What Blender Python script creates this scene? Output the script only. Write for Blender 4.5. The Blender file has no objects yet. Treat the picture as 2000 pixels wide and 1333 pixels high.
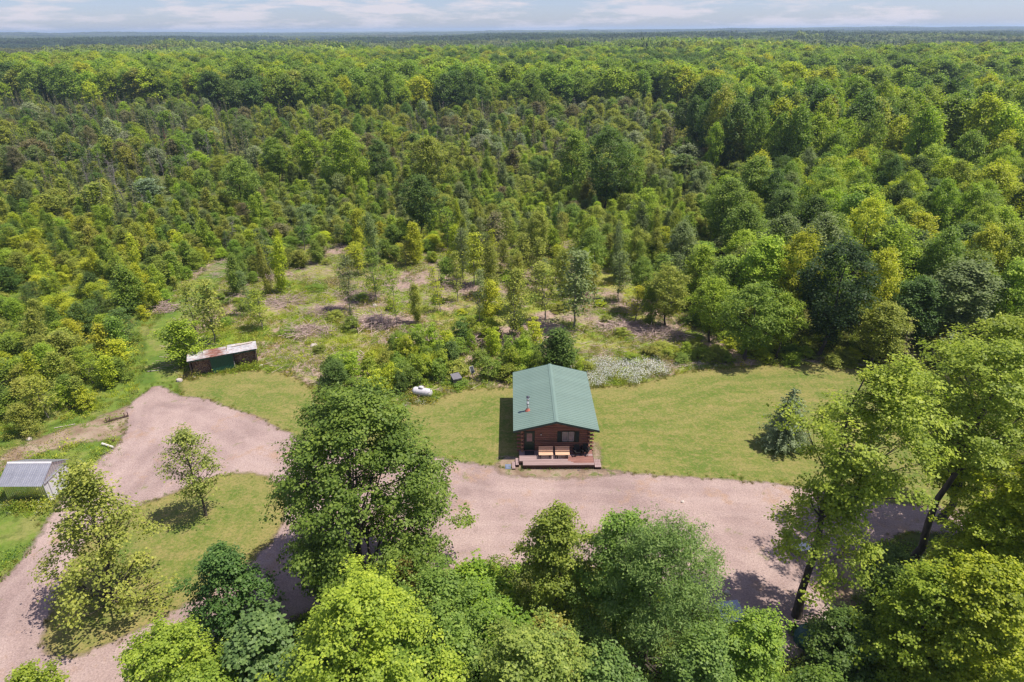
import bpy, math, random
import numpy as np
from mathutils import Matrix, Vector, Euler

R = math.radians
S = bpy.context.scene
COL = S.collection
rng = np.random.default_rng(11)
random.seed(5)

# ------------------------------------------------------------------ camera, sky, sun, exposure
CAM_H, FPX, PITCH, ROLL = 35.0, 1240.0, 26.1, -0.34
cam = bpy.data.cameras.new('camera')
cam.sensor_width = 36.0
cam.lens = FPX / 2000 * 36
cam.clip_start = 0.5
cam.clip_end = 40000
cam_o = bpy.data.objects.new('camera', cam)
COL.objects.link(cam_o)
CAM_R = Matrix.Rotation(R(90 - PITCH), 3, 'X') @ Matrix.Rotation(R(ROLL), 3, 'Z')
cam_o.matrix_world = Matrix.Translation((0, 0, CAM_H)) @ CAM_R.to_4x4()
S.camera = cam_o

SUN_ELEV, SUN_AZ = 66.0, -2.0          # sun stands to +X, square to the view
sun = bpy.data.lights.new('sun', 'SUN')
sun.energy = 4.3
sun.angle = R(0.55)
sun.color = (1.0, 0.925, 0.79)
sun_o = bpy.data.objects.new('sun', sun)
COL.objects.link(sun_o)
sd = Vector((math.cos(R(SUN_ELEV)) * math.cos(R(SUN_AZ)), math.cos(R(SUN_ELEV)) * math.sin(R(SUN_AZ)), math.sin(R(SUN_ELEV))))
sun_o.rotation_euler = sd.to_track_quat('Z', 'Y').to_euler()
sun_o.location = (60, 0, 120)

W = bpy.data.worlds.new('World')
S.world = W
W.use_nodes = True
wn, wl = W.node_tree.nodes, W.node_tree.links
wn.clear()
w_out = wn.new('ShaderNodeOutputWorld')
w_bg = wn.new('ShaderNodeBackground')
w_bg.inputs['Strength'].default_value = 0.145
w_sky = wn.new('ShaderNodeTexSky')
w_sky.sky_type = 'NISHITA'
w_sky.sun_disc = False
w_sky.sun_elevation = R(SUN_ELEV)
w_sky.sun_rotation = R(90 - SUN_AZ)
w_sky.air_density = 1.0
w_sky.dust_density = 0.5
w_sky.ozone_density = 3.0
w_sky.altitude = 400
# fair weather cumulus, seen edge-on near the horizon: noise on the plane the view ray meets
w_tc = wn.new('ShaderNodeTexCoord')
w_map = wn.new('ShaderNodeMapping')
w_map.inputs['Scale'].default_value = (5.0, 5.0, 34.0)
wl.new(w_tc.outputs['Generated'], w_map.inputs['Vector'])
w_nz = wn.new('ShaderNodeTexNoise')
w_nz.inputs['Scale'].default_value = 1.6
w_nz.inputs['Detail'].default_value = 9
w_nz.inputs['Roughness'].default_value = 0.62
wl.new(w_map.outputs[0], w_nz.inputs['Vector'])
w_rmp = wn.new('ShaderNodeValToRGB')
w_rmp.color_ramp.elements[0].position = 0.47
w_rmp.color_ramp.elements[1].position = 0.58
wl.new(w_nz.outputs['Fac'], w_rmp.inputs['Fac'])
w_fm = wn.new('ShaderNodeMath'); w_fm.operation = 'MULTIPLY'; w_fm.inputs[1].default_value = 0.85
wl.new(w_rmp.outputs['Color'], w_fm.inputs[0])
w_mix = wn.new('ShaderNodeMix'); w_mix.data_type = 'RGBA'
wl.new(w_fm.outputs[0], w_mix.inputs['Factor'])
w_tint = wn.new('ShaderNodeMix'); w_tint.data_type = 'RGBA'; w_tint.blend_type = 'MULTIPLY'
w_tint.inputs['Factor'].default_value = 1.0
w_tint.inputs['B'].default_value = (0.40, 0.42, 0.58, 1)
wl.new(w_sky.outputs['Color'], w_tint.inputs['A'])
wl.new(w_tint.outputs['Result'], w_mix.inputs['A'])
w_mix.inputs['B'].default_value = (3.3, 3.1, 3.35, 1)
wl.new(w_mix.outputs['Result'], w_bg.inputs['Color'])
wl.new(w_bg.outputs[0], w_out.inputs['Surface'])

S.view_settings.view_transform = 'Standard'
S.view_settings.look = 'None'
S.view_settings.exposure = 0.75
S.view_settings.gamma = 1.0
S.view_settings.use_curve_mapping = False
S.render.engine = 'CYCLES'
S.cycles.max_bounces = 10
S.cycles.diffuse_bounces = 5
S.cycles.glossy_bounces = 3
S.cycles.transmission_bounces = 8
S.cycles.transparent_max_bounces = 12
S.cycles.volume_bounces = 1
S.cycles.use_denoising = True
S.cycles.denoiser = 'OPENIMAGEDENOISE'
S.cycles.denoising_input_passes = 'RGB_ALBEDO_NORMAL'
S.cycles.denoising_prefilter = 'ACCURATE'
S.cycles.filter_width = 1.4


# ------------------------------------------------------------------ layout helpers
def at(px, py, z=0.0):
    """Real position, at height z, of a place seen at (px, py) of the 2000 px wide photograph."""
    d = CAM_R @ Vector(((px - 1000) / FPX, -(py - 666.5) / FPX, -1.0))
    t = (z - CAM_H) / d.z
    return Vector((d.x * t, d.y * t, z))


def poly(pts):
    return np.array([at(x, y).to_tuple()[:2] for x, y in pts])


def inside(P, pg):
    x, y = P[:, 0], P[:, 1]
    r = np.zeros(len(P), bool)
    j = len(pg) - 1
    for i in range(len(pg)):
        xi, yi = pg[i]; xj, yj = pg[j]
        c = (yi > y) != (yj > y)
        with np.errstate(divide='ignore', invalid='ignore'):
            r ^= c & (x < (xj - xi) * (y - yi) / (yj - yi + 1e-12) + xi)
        j = i
    return r


def sdist(P, pg):
    """Signed distance to a polygon's edge, positive inside."""
    best = np.full(len(P), 1e9)
    j = len(pg) - 1
    for i in range(len(pg)):
        a, b = pg[j], pg[i]
        ab = b - a
        t = np.clip(((P - a) @ ab) / (ab @ ab + 1e-12), 0, 1)
        best = np.minimum(best, np.linalg.norm(P - a - t[:, None] * ab, axis=1))
        j = i
    return np.where(inside(P, pg), best, -best)


def smooth_poly(pg, n=3):
    for _ in range(n):
        nx = np.roll(pg, -1, 0)
        pg = np.stack([pg * .75 + nx * .25, pg * .25 + nx * .75], 1).reshape(-1, 2)
    return pg


_tab = np.random.default_rng(3).random((256, 256))


def vnoise(x, y, s):
    x = np.asarray(x) / s + 1000.3; y = np.asarray(y) / s + 1000.7
    xi = np.floor(x).astype(int); yi = np.floor(y).astype(int)
    fx = x - xi; fy = y - yi
    fx = fx * fx * (3 - 2 * fx); fy = fy * fy * (3 - 2 * fy)
    g = lambda a, b: _tab[a % 256, b % 256]
    return (g(xi, yi) * (1 - fx) + g(xi + 1, yi) * fx) * (1 - fy) + (g(xi, yi + 1) * (1 - fx) + g(xi + 1, yi + 1) * fx) * fy


def fnoise(x, y, s):
    return vnoise(x, y, s) * .55 + vnoise(y, x, s * .47) * .3 + vnoise(x + 77, y, s * .21) * .15


def sstep(a, b, x):
    t = np.clip((x - a) / (b - a), 0, 1)
    return t * t * (3 - 2 * t)


def height(x, y):
    x = np.asarray(x, float); y = np.asarray(y, float)
    r = np.sqrt(x * x + y * y)
    n = fnoise(x, y, 520)
    m = fnoise(x + 900, y - 300, 2100)
    f = fnoise(x * .5 + 40, y + 500, 900)
    h = sstep(260, 800, r) * (n - .5) * 20
    h = h + sstep(900, 3000, r) * (m - .5) * 44
    h = h + sstep(4200, 8200, r) * (16 + 30 * (f - .4))
    return h


# ------------------------------------------------------------------ object helpers
def prop(o, label=None, cat=None, group=None, kind=None):
    if label: o['label'] = label
    if cat: o['category'] = cat
    if group: o['group'] = group
    if kind: o['kind'] = kind
    return o


def thing(name, label, cat, loc=(0, 0, 0), rotz=0.0, group=None):
    o = bpy.data.objects.new(name, None)
    o.empty_display_size = 0.3
    o.location = loc
    o.rotation_euler = (0, 0, rotz)
    COL.objects.link(o)
    return prop(o, label, cat, group)


class MB:
    """Collects boxes, bars and sheets; build() links them as one mesh object."""
    def __init__(s):
        s.v = []; s.f = []

    def add(s, vs, fs):
        b = len(s.v)
        s.v += [tuple(p) for p in vs]
        s.f += [tuple(i + b for i in f) for f in fs]
        return s

    def box(s, x0, x1, y0, y1, z0, z1, M=None):
        vs = [Vector(p) for p in ((x0, y0, z0), (x1, y0, z0), (x1, y1, z0), (x0, y1, z0), (x0, y0, z1), (x1, y0, z1), (x1, y1, z1), (x0, y1, z1))]
        if M is not None: vs = [M @ p for p in vs]
        return s.add(vs, [(0, 3, 2, 1), (4, 5, 6, 7), (0, 1, 5, 4), (1, 2, 6, 5), (2, 3, 7, 6), (3, 0, 4, 7)])

    def bar(s, p0, p1, r0, r1=None, n=8, squash=1.0, caps=True):
        r1 = r0 if r1 is None else r1
        p0, p1 = Vector(p0), Vector(p1)
        d = (p1 - p0).normalized()
        a = d.orthogonal().normalized() if abs(d.z) > .9 else d.cross(Vector((0, 0, 1))).normalized()
        b = a.cross(d).normalized()
        vs = []
        for p, r in ((p0, r0), (p1, r1)):
            for k in range(n):
                t = 2 * math.pi * (k + .5) / n
                vs.append(p + a * r * math.cos(t) + b * r * squash * math.sin(t))
        fs = [(k, (k + 1) % n, n + (k + 1) % n, n + k) for k in range(n)]
        if caps: fs += [tuple(range(n - 1, -1, -1)), tuple(range(n, 2 * n))]
        return s.add(vs, fs)

    def lathe(s, prof, n=24, M=None):
        vs = []
        for r, z in prof:
            for k in range(n):
                t = 2 * math.pi * k / n
                p = Vector((r * math.cos(t), r * math.sin(t), z))
                vs.append(M @ p if M is not None else p)
        fs = []
        for i in range(len(prof) - 1):
            for k in range(n):
                fs.append((i * n + k, i * n + (k + 1) % n, (i + 1) * n + (k + 1) % n, (i + 1) * n + k))
        return s.add(vs, fs)

    def mesh(s, name, mat, smooth=False):
        me = bpy.data.meshes.new(name)
        me.from_pydata(s.v, [], s.f)
        me.materials.append(mat)
        me.update()
        if smooth: me.polygons.foreach_set('use_smooth', [True] * len(me.polygons))
        return me

    def build(s, name, mat, parent=None, smooth=False, label=None):
        o = bpy.data.objects.new(name, s.mesh(name, mat, smooth))
        COL.objects.link(o)
        if parent is not None: o.parent = parent
        if label: o['label'] = label
        return o


def copy_part(o, parent, loc=None, rot=None, name=None):
    c = o.copy()
    COL.objects.link(c)
    c.parent = parent
    if loc is not None: c.location = loc
    if rot is not None: c.rotation_euler = rot
    return c


def np_mesh(name, V, F, mats, fmat=None, tint=None, smooth=False):
    me = bpy.data.meshes.new(name)
    V = np.asarray(V, np.float32); F = np.asarray(F, np.int32)
    n = F.shape[1]
    me.vertices.add(len(V)); me.vertices.foreach_set('co', V.ravel())
    me.loops.add(F.size); me.loops.foreach_set('vertex_index', F.ravel())
    me.polygons.add(len(F))
    me.polygons.foreach_set('loop_start', np.arange(0, F.size, n, dtype=np.int32))
    try: me.polygons.foreach_set('loop_total', np.full(len(F), n, np.int32))
    except Exception: pass
    for m in mats: me.materials.append(m)
    if fmat is not None: me.polygons.foreach_set('material_index', np.asarray(fmat, np.int32))
    if smooth: me.polygons.foreach_set('use_smooth', np.ones(len(F), bool))
    if tint is not None:
        a = me.attributes.new('tint', 'FLOAT', 'FACE')
        a.data.foreach_set('value', np.asarray(tint, np.float32))
    me.update(calc_edges=True)
    return me


# ------------------------------------------------------------------ materials
AL = .80


def new_mat(name):
    m = bpy.data.materials.new(name)
    m.use_nodes = True
    nt = m.node_tree
    nt.nodes.clear()
    out = nt.nodes.new('ShaderNodeOutputMaterial')
    return m, nt, out


def node(nt, typ, **kw):
    n = nt.nodes.new(typ)
    for k, v in kw.items():
        if k in n.inputs: n.inputs[k].default_value = v
        else: setattr(n, k, v)
    return n


def ramp(nt, fac, stops):
    r = nt.nodes.new('ShaderNodeValToRGB')
    e = r.color_ramp.elements
    while len(e) < len(stops): e.new(0.5)
    for i, (p, c) in enumerate(stops):
        e[i].position = p
        e[i].color = (*c, 1) if len(c) == 3 else c
    nt.links.new(fac, r.inputs['Fac'])
    return r.outputs['Color']


def noise(nt, vec, scale, detail=4, rough=.55, mapping=None):
    if mapping is not None:
        mp = nt.nodes.new('ShaderNodeMapping')
        mp.inputs['Scale'].default_value = mapping
        nt.links.new(vec, mp.inputs['Vector'])
        vec = mp.outputs[0]
    n = nt.nodes.new('ShaderNodeTexNoise')
    n.inputs['Scale'].default_value = scale
    n.inputs['Detail'].default_value = detail
    n.inputs['Roughness'].default_value = rough
    nt.links.new(vec, n.inputs['Vector'])
    return n.outputs['Fac']


def mixc(nt, fac, a, b, mode='MIX'):
    m = nt.nodes.new('ShaderNodeMix')
    m.data_type = 'RGBA'; m.blend_type = mode
    for k, v in (('Factor', fac), ('A', a), ('B', b)):
        s = m.inputs[k] if k != 'Factor' else m.inputs[0]
        if k == 'A': s = [i for i in m.inputs if i.name == 'A' and i.type == 'RGBA'][0]
        if k == 'B': s = [i for i in m.inputs if i.name == 'B' and i.type == 'RGBA'][0]
        if hasattr(v, 'is_linked') or isinstance(v, bpy.types.NodeSocket): nt.links.new(v, s)
        elif isinstance(v, (int, float)): s.default_value = v
        else: s.default_value = (*v, 1) if len(v) == 3 else v
    return [o for o in m.outputs if o.type == 'RGBA'][0]


def mathn(nt, op, a, b=None, clamp=False):
    m = nt.nodes.new('ShaderNodeMath'); m.operation = op; m.use_clamp = clamp
    for i, v in enumerate((a, b)):
        if v is None: continue
        if isinstance(v, bpy.types.NodeSocket): nt.links.new(v, m.inputs[i])
        else: m.inputs[i].default_value = v
    return m.outputs[0]


def maprange(nt, v, a, b, c=0., d=1.):
    m = nt.nodes.new('ShaderNodeMapRange')
    m.inputs[1].default_value = a; m.inputs[2].default_value = b
    m.inputs[3].default_value = c; m.inputs[4].default_value = d
    nt.links.new(v, m.inputs[0])
    return m.outputs[0]


def surf(name, c0, c1, scale=4., rough=.7, metal=0., spec=.4, stretch=None, bump=.0, bscale=None, per_obj=.0, third=None):
    """Two or three tone noise-mottled surface in object space."""
    sc_ = lambda q: None if q is None else tuple(x * AL for x in q)
    c0, c1, third = sc_(c0), sc_(c1), sc_(third)
    m, nt, out = new_mat(name)
    tc = node(nt, 'ShaderNodeTexCoord')
    v = tc.outputs['Object']
    f = noise(nt, v, scale, 5, .6, stretch)
    stops = [(.3, c0), (.7, c1)]
    if third: stops = [(.28, c0), (.52, c1), (.74, third)]
    c = ramp(nt, f, stops)
    if per_obj:
        oi = node(nt, 'ShaderNodeObjectInfo')
        k = maprange(nt, oi.outputs['Random'], 0, 1, 1 - per_obj, 1 + per_obj)
        hs = node(nt, 'ShaderNodeHueSaturation')
        nt.links.new(c, hs.inputs['Color']); nt.links.new(k, hs.inputs['Value'])
        c = hs.outputs['Color']
    p = node(nt, 'ShaderNodeBsdfPrincipled')
    nt.links.new(c, p.inputs['Base Color'])
    p.inputs['Roughness'].default_value = rough
    p.inputs['Metallic'].default_value = metal
    p.inputs['Specular IOR Level'].default_value = spec
    if bump:
        b = node(nt, 'ShaderNodeBump')
        b.inputs['Strength'].default_value = bump
        b.inputs['Distance'].default_value = .02
        f2 = noise(nt, v, bscale or scale * 4, 5, .6, stretch)
        nt.links.new(f2, b.inputs['Height'])
        nt.links.new(b.outputs[0], p.inputs['Normal'])
    nt.links.new(p.outputs[0], out.inputs['Surface'])
    return m


def leaf_mat(name, instanced=False, trans=.42, spread=.45):
    """Leaf colour comes from the plant's own colour; every leaf varies about it."""
    m, nt, out = new_mat(name)
    if instanced:
        a = node(nt, 'ShaderNodeAttribute', attribute_type='INSTANCER', attribute_name='tcol')
        base = a.outputs['Color']
    else:
        base = node(nt, 'ShaderNodeObjectInfo').outputs['Color']
    t = node(nt, 'ShaderNodeAttribute', attribute_type='GEOMETRY', attribute_name='tint').outputs['Fac']
    hs = node(nt, 'ShaderNodeHueSaturation')
    nt.links.new(base, hs.inputs['Color'])
    nt.links.new(maprange(nt, t, 0, 1, 1 - spread, 1 + spread), hs.inputs['Value'])
    nt.links.new(maprange(nt, t, 0, 1, .515, .478), hs.inputs['Hue'])
    c = hs.outputs['Color']
    p = node(nt, 'ShaderNodeBsdfPrincipled')
    nt.links.new(c, p.inputs['Base Color'])
    p.inputs['Roughness'].default_value = .5
    p.inputs['Specular IOR Level'].default_value = .22
    tr = node(nt, 'ShaderNodeBsdfTranslucent')
    nt.links.new(mixc(nt, 1.0, c, (1.22, 1.38, .50), 'MULTIPLY'), tr.inputs['Color'])
    mx = node(nt, 'ShaderNodeMixShader')
    mx.inputs[0].default_value = trans
    nt.links.new(p.outputs[0], mx.inputs[1]); nt.links.new(tr.outputs[0], mx.inputs[2])
    nt.links.new(mx.outputs[0], out.inputs['Surface'])
    return m


M_leaf = leaf_mat('leaf')
M_leaf_i = leaf_mat('leaf_instanced', True)
M_bark = surf('bark', (.045, .035, .028), (.12, .10, .085), 6, .9, stretch=(1, 1, .25), bump=.6)
M_bark_grey = surf('grey_bark', (.17, .15, .135), (.34, .31, .29), 5, .9, stretch=(1, 1, .3))
M_dead = surf('dead_wood', (.38, .27, .245), (.66, .51, .475), 3, .9, per_obj=.2)
M_birch = surf('birch_bark', (.5, .46, .42), (.75, .72, .68), 5, .8)


def ground_mat(name, layers, alpha_noise=None, bump=.4, rough=.95):
    """layers(nt, P) -> colour; with alpha_noise the sheet thins out along its edge ('edge' = metres inside)."""
    m, nt, out = new_mat(name)
    geo = node(nt, 'ShaderNodeNewGeometry')
    P = geo.outputs['Position']
    c = layers(nt, P)
    p = node(nt, 'ShaderNodeBsdfPrincipled')
    p.inputs['Roughness'].default_value = rough
    p.inputs['Specular IOR Level'].default_value = .15
    nt.links.new(c, p.inputs['Base Color'])
    if bump:
        b = node(nt, 'ShaderNodeBump')
        b.inputs['Strength'].default_value = bump
        b.inputs['Distance'].default_value = .08
        nt.links.new(noise(nt, P, 5, 6, .7), b.inputs['Height'])
        nt.links.new(b.outputs[0], p.inputs['Normal'])
    if alpha_noise:
        amp, sc, soft = alpha_noise
        e = node(nt, 'ShaderNodeAttribute', attribute_type='GEOMETRY', attribute_name='edge').outputs['Fac']
        n1 = mathn(nt, 'SUBTRACT', noise(nt, P, sc, 6, .68), .5)
        k = mathn(nt, 'ADD', e, mathn(nt, 'MULTIPLY', n1, amp))
        k = maprange(nt, k, -soft, soft)
        tr = node(nt, 'ShaderNodeBsdfTransparent')
        mx = node(nt, 'ShaderNodeMixShader')
        nt.links.new(k, mx.inputs[0])
        nt.links.new(tr.outputs[0], mx.inputs[1]); nt.links.new(p.outputs[0], mx.inputs[2])
        nt.links.new(mx.outputs[0], out.inputs['Surface'])
    else:
        nt.links.new(p.outputs[0], out.inputs['Surface'])
    return m


def spot(nt, P, sc, lo, hi, k, detail=5, rough=.65, mp=None):
    """Patch mask 0..k where noise passes from lo to hi."""
    return ramp(nt, noise(nt, P, sc, detail, rough, mp), [(lo, (0, 0, 0)), (hi, (k, k, k))])


def L_forest(nt, P):
    a = ramp(nt, noise(nt, P, .06, 6, .6), [(.38, (.06, .075, .022)), (.5, (.10, .115, .032)), (.62, (.15, .15, .045))])
    return mixc(nt, spot(nt, P, .9, .42, .6, .6), a, (.045, .06, .016))


def L_meadow(nt, P):
    a = ramp(nt, noise(nt, P, .16, 5, .6), [(.36, (.105, .165, .022)), (.46, (.165, .215, .030)), (.55, (.215, .24, .042)), (.64, (.25, .235, .075))])
    a = mixc(nt, spot(nt, P, .105, .49, .56, .95, 6), a, ramp(nt, noise(nt, P, 2.2, 5, .7), [(.38, (.22, .145, .13)), (.6, (.38, .275, .25))]))
    return mixc(nt, spot(nt, P, 1.7, .50, .64, .5), a, (.06, .095, .016))


def along(nt, P, period, wob, lo, hi, k):
    """Streaks that follow the sheet's own edge (wheel tracks, mower passes), broken up by noise."""
    e = node(nt, 'ShaderNodeAttribute', attribute_type='GEOMETRY', attribute_name='edge').outputs['Fac']
    e = mathn(nt, 'ADD', e, mathn(nt, 'MULTIPLY', noise(nt, P, .12, 3, .5), wob))
    s = mathn(nt, 'SINE', mathn(nt, 'MULTIPLY', e, 6.2832 / period))
    s = mathn(nt, 'MULTIPLY', mathn(nt, 'ADD', mathn(nt, 'MULTIPLY', s, .5), .5), noise(nt, P, .35, 5, .7))
    return ramp(nt, s, [(lo, (0, 0, 0)), (hi, (k, k, k))])


def L_lawn(nt, P):
    a = ramp(nt, noise(nt, P, .20, 6, .66, (1, 1.6, 1)), [(.36, (.080, .135, .020)), (.45, (.118, .155, .028)), (.53, (.160, .172, .042)), (.62, (.235, .200, .072)), (.72, (.29, .225, .11))])
    a = mixc(nt, spot(nt, P, .75, .48, .60, .7, 6, .7), a, (.070, .125, .017))
    a = mixc(nt, spot(nt, P, .42, .51, .61, .65, 5, .65, (1, 1.7, 1)), a, (.27, .205, .09))
    a = mixc(nt, spot(nt, P, 1.6, .52, .62, .6, 5, .7, (1, 1.4, 1)), a, (.27, .20, .095))
    a = mixc(nt, along(nt, P, 1.15, 1.5, .22, .50, .30), a, (.09, .135, .02))
    a = mixc(nt, along(nt, P, 2.3, 2.5, .30, .55, .28), a, (.27, .23, .09))
    e = node(nt, 'ShaderNodeAttribute', attribute_type='GEOMETRY', attribute_name='edge').outputs['Fac']
    e = mathn(nt, 'ADD', e, mathn(nt, 'MULTIPLY', mathn(nt, 'SUBTRACT', noise(nt, P, .7, 5, .65), .5), 5.0))
    a = mixc(nt, ramp(nt, maprange(nt, e, .1, 2.2), [(0, (.8, .8, .8)), (1, (0, 0, 0))]), a, (.275, .205, .09))
    a = mixc(nt, spot(nt, P, 2.6, .50, .60, .55, 5, .75), a, (.285, .21, .10))
    a = mixc(nt, spot(nt, P, 4.5, .46, .60, .62, 5, .8), a, (.062, .10, .015))
    a = mixc(nt, spot(nt, P, 13, .48, .66, .5, 4, .85), a, (.27, .24, .10))
    return mixc(nt, 1.0, a, (.90, .95, .86), 'MULTIPLY')


def L_gravel(nt, P):
    a = ramp(nt, noise(nt, P, .18, 5, .6), [(.38, (.236, .172, .165)), (.5, (.286, .211, .201)), (.62, (.326, .245, .230))])
    a = mixc(nt, along(nt, P, 1.75, 2.2, .20, .52, .30), a, (.362, .280, .264))
    a = mixc(nt, along(nt, P, 2.6, 3.5, .30, .60, .20), a, (.225, .165, .158))
    a = mixc(nt, spot(nt, P, .30, .56, .66, .6, 5, .7), a, (.300, .195, .135))
    a = mixc(nt, spot(nt, P, .8, .56, .68, .4, 6, .7), a, (.205, .150, .138))
    a = mixc(nt, spot(nt, P, .55, .61, .68, .6, 6, .7), a, (.14, .155, .045))
    s = ramp(nt, noise(nt, P, 8, 6, .9), [(.34, (.60, .58, .57)), (.5, (1, 1, 1)), (.66, (1.36, 1.36, 1.36))])
    return mixc(nt, 1.0, a, s, 'MULTIPLY')


def L_dirt(nt, P):
    a = ramp(nt, noise(nt, P, .6, 6, .65), [(.38, (.17, .12, .085)), (.5, (.25, .185, .14)), (.6, (.30, .235, .185))])
    return mixc(nt, spot(nt, P, 1.2, .52, .60, .85, 6, .7), a, (.10, .125, .028))


def L_track(nt, P):
    a = ramp(nt, noise(nt, P, .35, 5, .6), [(.38, (.080, .140, .022)), (.5, (.130, .182, .032)), (.62, (.19, .195, .06))])
    a = mixc(nt, spot(nt, P, 1.1, .5, .62, .6, 5, .7), a, (.06, .09, .016))
    return mixc(nt, spot(nt, P, 5, .46, .64, .4, 5, .75), a, (.07, .095, .016))


M_forest = ground_mat('forest_floor', L_forest, bump=.6)
M_meadow = ground_mat('meadow_ground', L_meadow, (3.2, .35, .45), .6)
M_lawn = ground_mat('mown_lawn', L_lawn, (1.1, 1.1, .25), .35)
M_gravel = ground_mat('pink_gravel', L_gravel, (1.5, .8, .22), .35)
M_dirt = ground_mat('bare_dirt', L_dirt, (1.8, .7, .3), .5)
M_track = ground_mat('trodden_grass', L_track, (1.6, .7, .4), .4)
M_stain = ground_mat('worn_earth', L_dirt, (1.5, 1.3, .3), .4)

# ------------------------------------------------------------------ ground and its sheets
rows = np.concatenate([np.arange(-60, 260, 20), np.geomspace(260, 14000, 120)])
us = np.linspace(-1, 1, 121)
gx, gy = [], []
for yv in rows:
    half = 160 + max(yv, 0) * 1.15
    gx.append(us * half); gy.append(np.full(len(us), yv))
gx = np.array(gx); gy = np.array(gy)
gz = height(gx, gy)
V = np.stack([gx, gy, gz], -1).reshape(-1, 3)
nr, nc = gx.shape
ii = (np.arange(nr - 1)[:, None] * nc + np.arange(nc - 1)[None]).ravel()
F = np.stack([ii, ii + 1, ii + nc + 1, ii + nc], 1)
o = bpy.data.objects.new('ground', np_mesh('ground', V, F, [M_forest], smooth=True))
COL.objects.link(o); prop(o, kind='structure')


def sheet(name, pg, z, mat, cell=.5, holes=(), label=None):
    lo = pg.min(0) - 2; hi = pg.max(0) + 2
    nx = int((hi[0] - lo[0]) / cell) + 2; ny = int((hi[1] - lo[1]) / cell) + 2
    X, Y = np.meshgrid(lo[0] + np.arange(nx) * cell, lo[1] + np.arange(ny) * cell)
    P = np.stack([X.ravel(), Y.ravel()], 1)
    d = sdist(P, pg)
    for h in holes: d = np.minimum(d, -sdist(P, h))
    idx = (np.arange(ny - 1)[:, None] * nx + np.arange(nx - 1)[None]).ravel()
    F = np.stack([idx, idx + 1, idx + nx + 1, idx + nx], 1)
    F = F[(d[F] > -1.6).any(1)]
    used = np.unique(F)
    mp = np.full(len(P), -1); mp[used] = np.arange(len(used))
    me = np_mesh(name, np.column_stack([P[used], np.full(len(used), z)]), mp[F], [mat])
    a = me.attributes.new('edge', 'FLOAT', 'POINT')
    a.data.foreach_set('value', d[used].astype(np.float32))
    o = bpy.data.objects.new(name, me)
    COL.objects.link(o)
    return prop(o, label, kind='structure')


PG_clear = smooth_poly(poly([(300, 735), (345, 660), (315, 610), (350, 560), (400, 515), (520, 470), (640, 480), (760, 470), (900, 470), (1060, 475), (1200, 470), (1290, 490), (1250, 560),
                             (1330, 610), (1400, 660), (1470, 705), (1720, 700), (1760, 760), (1500, 800), (1150, 800), (800, 830), (560, 800), (400, 760)]), 2)
PG_lawn = smooth_poly(poly([(330, 745), (385, 735), (440, 728), (500, 722), (560, 728), (600, 750), (640, 775), (720, 800), (800, 792), (850, 782), (890, 764), (960, 757), (1060, 757), (1150, 757),
                            (1240, 751), (1300, 738), (1350, 722), (1420, 720), (1500, 712), (1600, 712), (1700, 722), (1800, 760), (1880, 830), (1940, 900), (1960, 1000), (1800, 1020),
                            (1560, 970), (1200, 945), (1000, 930), (860, 925), (700, 930), (540, 850), (440, 815), (360, 790)]), 2)
PG_gravel = smooth_poly(poly([(-60, 1185), (20, 1120), (72, 1058), (95, 1010), (140, 955), (175, 912), (228, 872), (250, 838), (243, 800), (275, 772), (312, 748), (345, 776), (400, 778), (450, 798),
                              (500, 812), (545, 838), (620, 870), (720, 880), (800, 884), (850, 892), (900, 903), (960, 912), (1040, 918), (1170, 917), (1240, 926), (1350, 933), (1450, 939),
                              (1540, 948), (1640, 968), (1760, 985), (1900, 1000), (2120, 1030), (2120, 1075), (1900, 1046), (1790, 1036), (1720, 1052), (1705, 1100), (1690, 1150), (1640, 1190),
                              (1600, 1250), (1540, 1300), (1460, 1290), (1400, 1220), (1300, 1140), (1180, 1108), (1080, 1105), (1000, 1105), (900, 1112), (800, 1120), (700, 1160), (610, 1190),
                              (540, 1225), (440, 1255), (340, 1290), (230, 1350), (60, 1480), (-160, 1480)]), 2)
PG_isle = smooth_poly(poly([(330, 968), (400, 935), (480, 920), (540, 938), (566, 985), (540, 1045), (490, 1098), (420, 1150), (335, 1195), (220, 1255), (120, 1292), (80, 1265), (95, 1205),
                            (125, 1135), (160, 1065), (215, 1010)]), 2)
PG_dirt = smooth_poly(poly([(-20, 905), (40, 868), (130, 838), (215, 808), (262, 785), (262, 840), (215, 858), (140, 868), (60, 890), (0, 925)]), 2)
PG_track = smooth_poly(poly([(250, 790), (285, 720), (275, 660), (330, 600), (380, 545), (430, 505), (470, 510), (430, 550), (400, 590), (375, 640), (360, 690), (352, 745), (350, 790), (300, 800)]), 2)
PG_bay = smooth_poly(poly([(1620, 1090), (1690, 1070), (1720, 1100), (1700, 1180), (1640, 1200), (1610, 1150)]), 2)
PG_cabin = poly([(985, 915), (985, 770), (1180, 770), (1185, 915)])
PG_bareright = smooth_poly(poly([(-40, 1160), (-40, 985), (60, 985), (110, 975), (100, 1000), (72, 1050), (40, 1085)]), 2)
Z_keep = [PG_lawn, PG_gravel, PG_isle, PG_track]
_rx, _ry = np.meshgrid(np.arange(-110, 110, .4), np.arange(12, 140, .4))
_rp = np.stack([_rx.ravel(), _ry.ravel()], 1)


def raster(pg):
    # distances near the polygon only: far cells keep a large negative value
    v = np.full(len(_rp), -99.0)
    lo, hi = pg.min(0) - 6, pg.max(0) + 6
    m = (_rp[:, 0] > lo[0]) & (_rp[:, 0] < hi[0]) & (_rp[:, 1] > lo[1]) & (_rp[:, 1] < hi[1])
    v[m] = sdist(_rp[m], pg)
    return v.reshape(_rx.shape)


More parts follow.
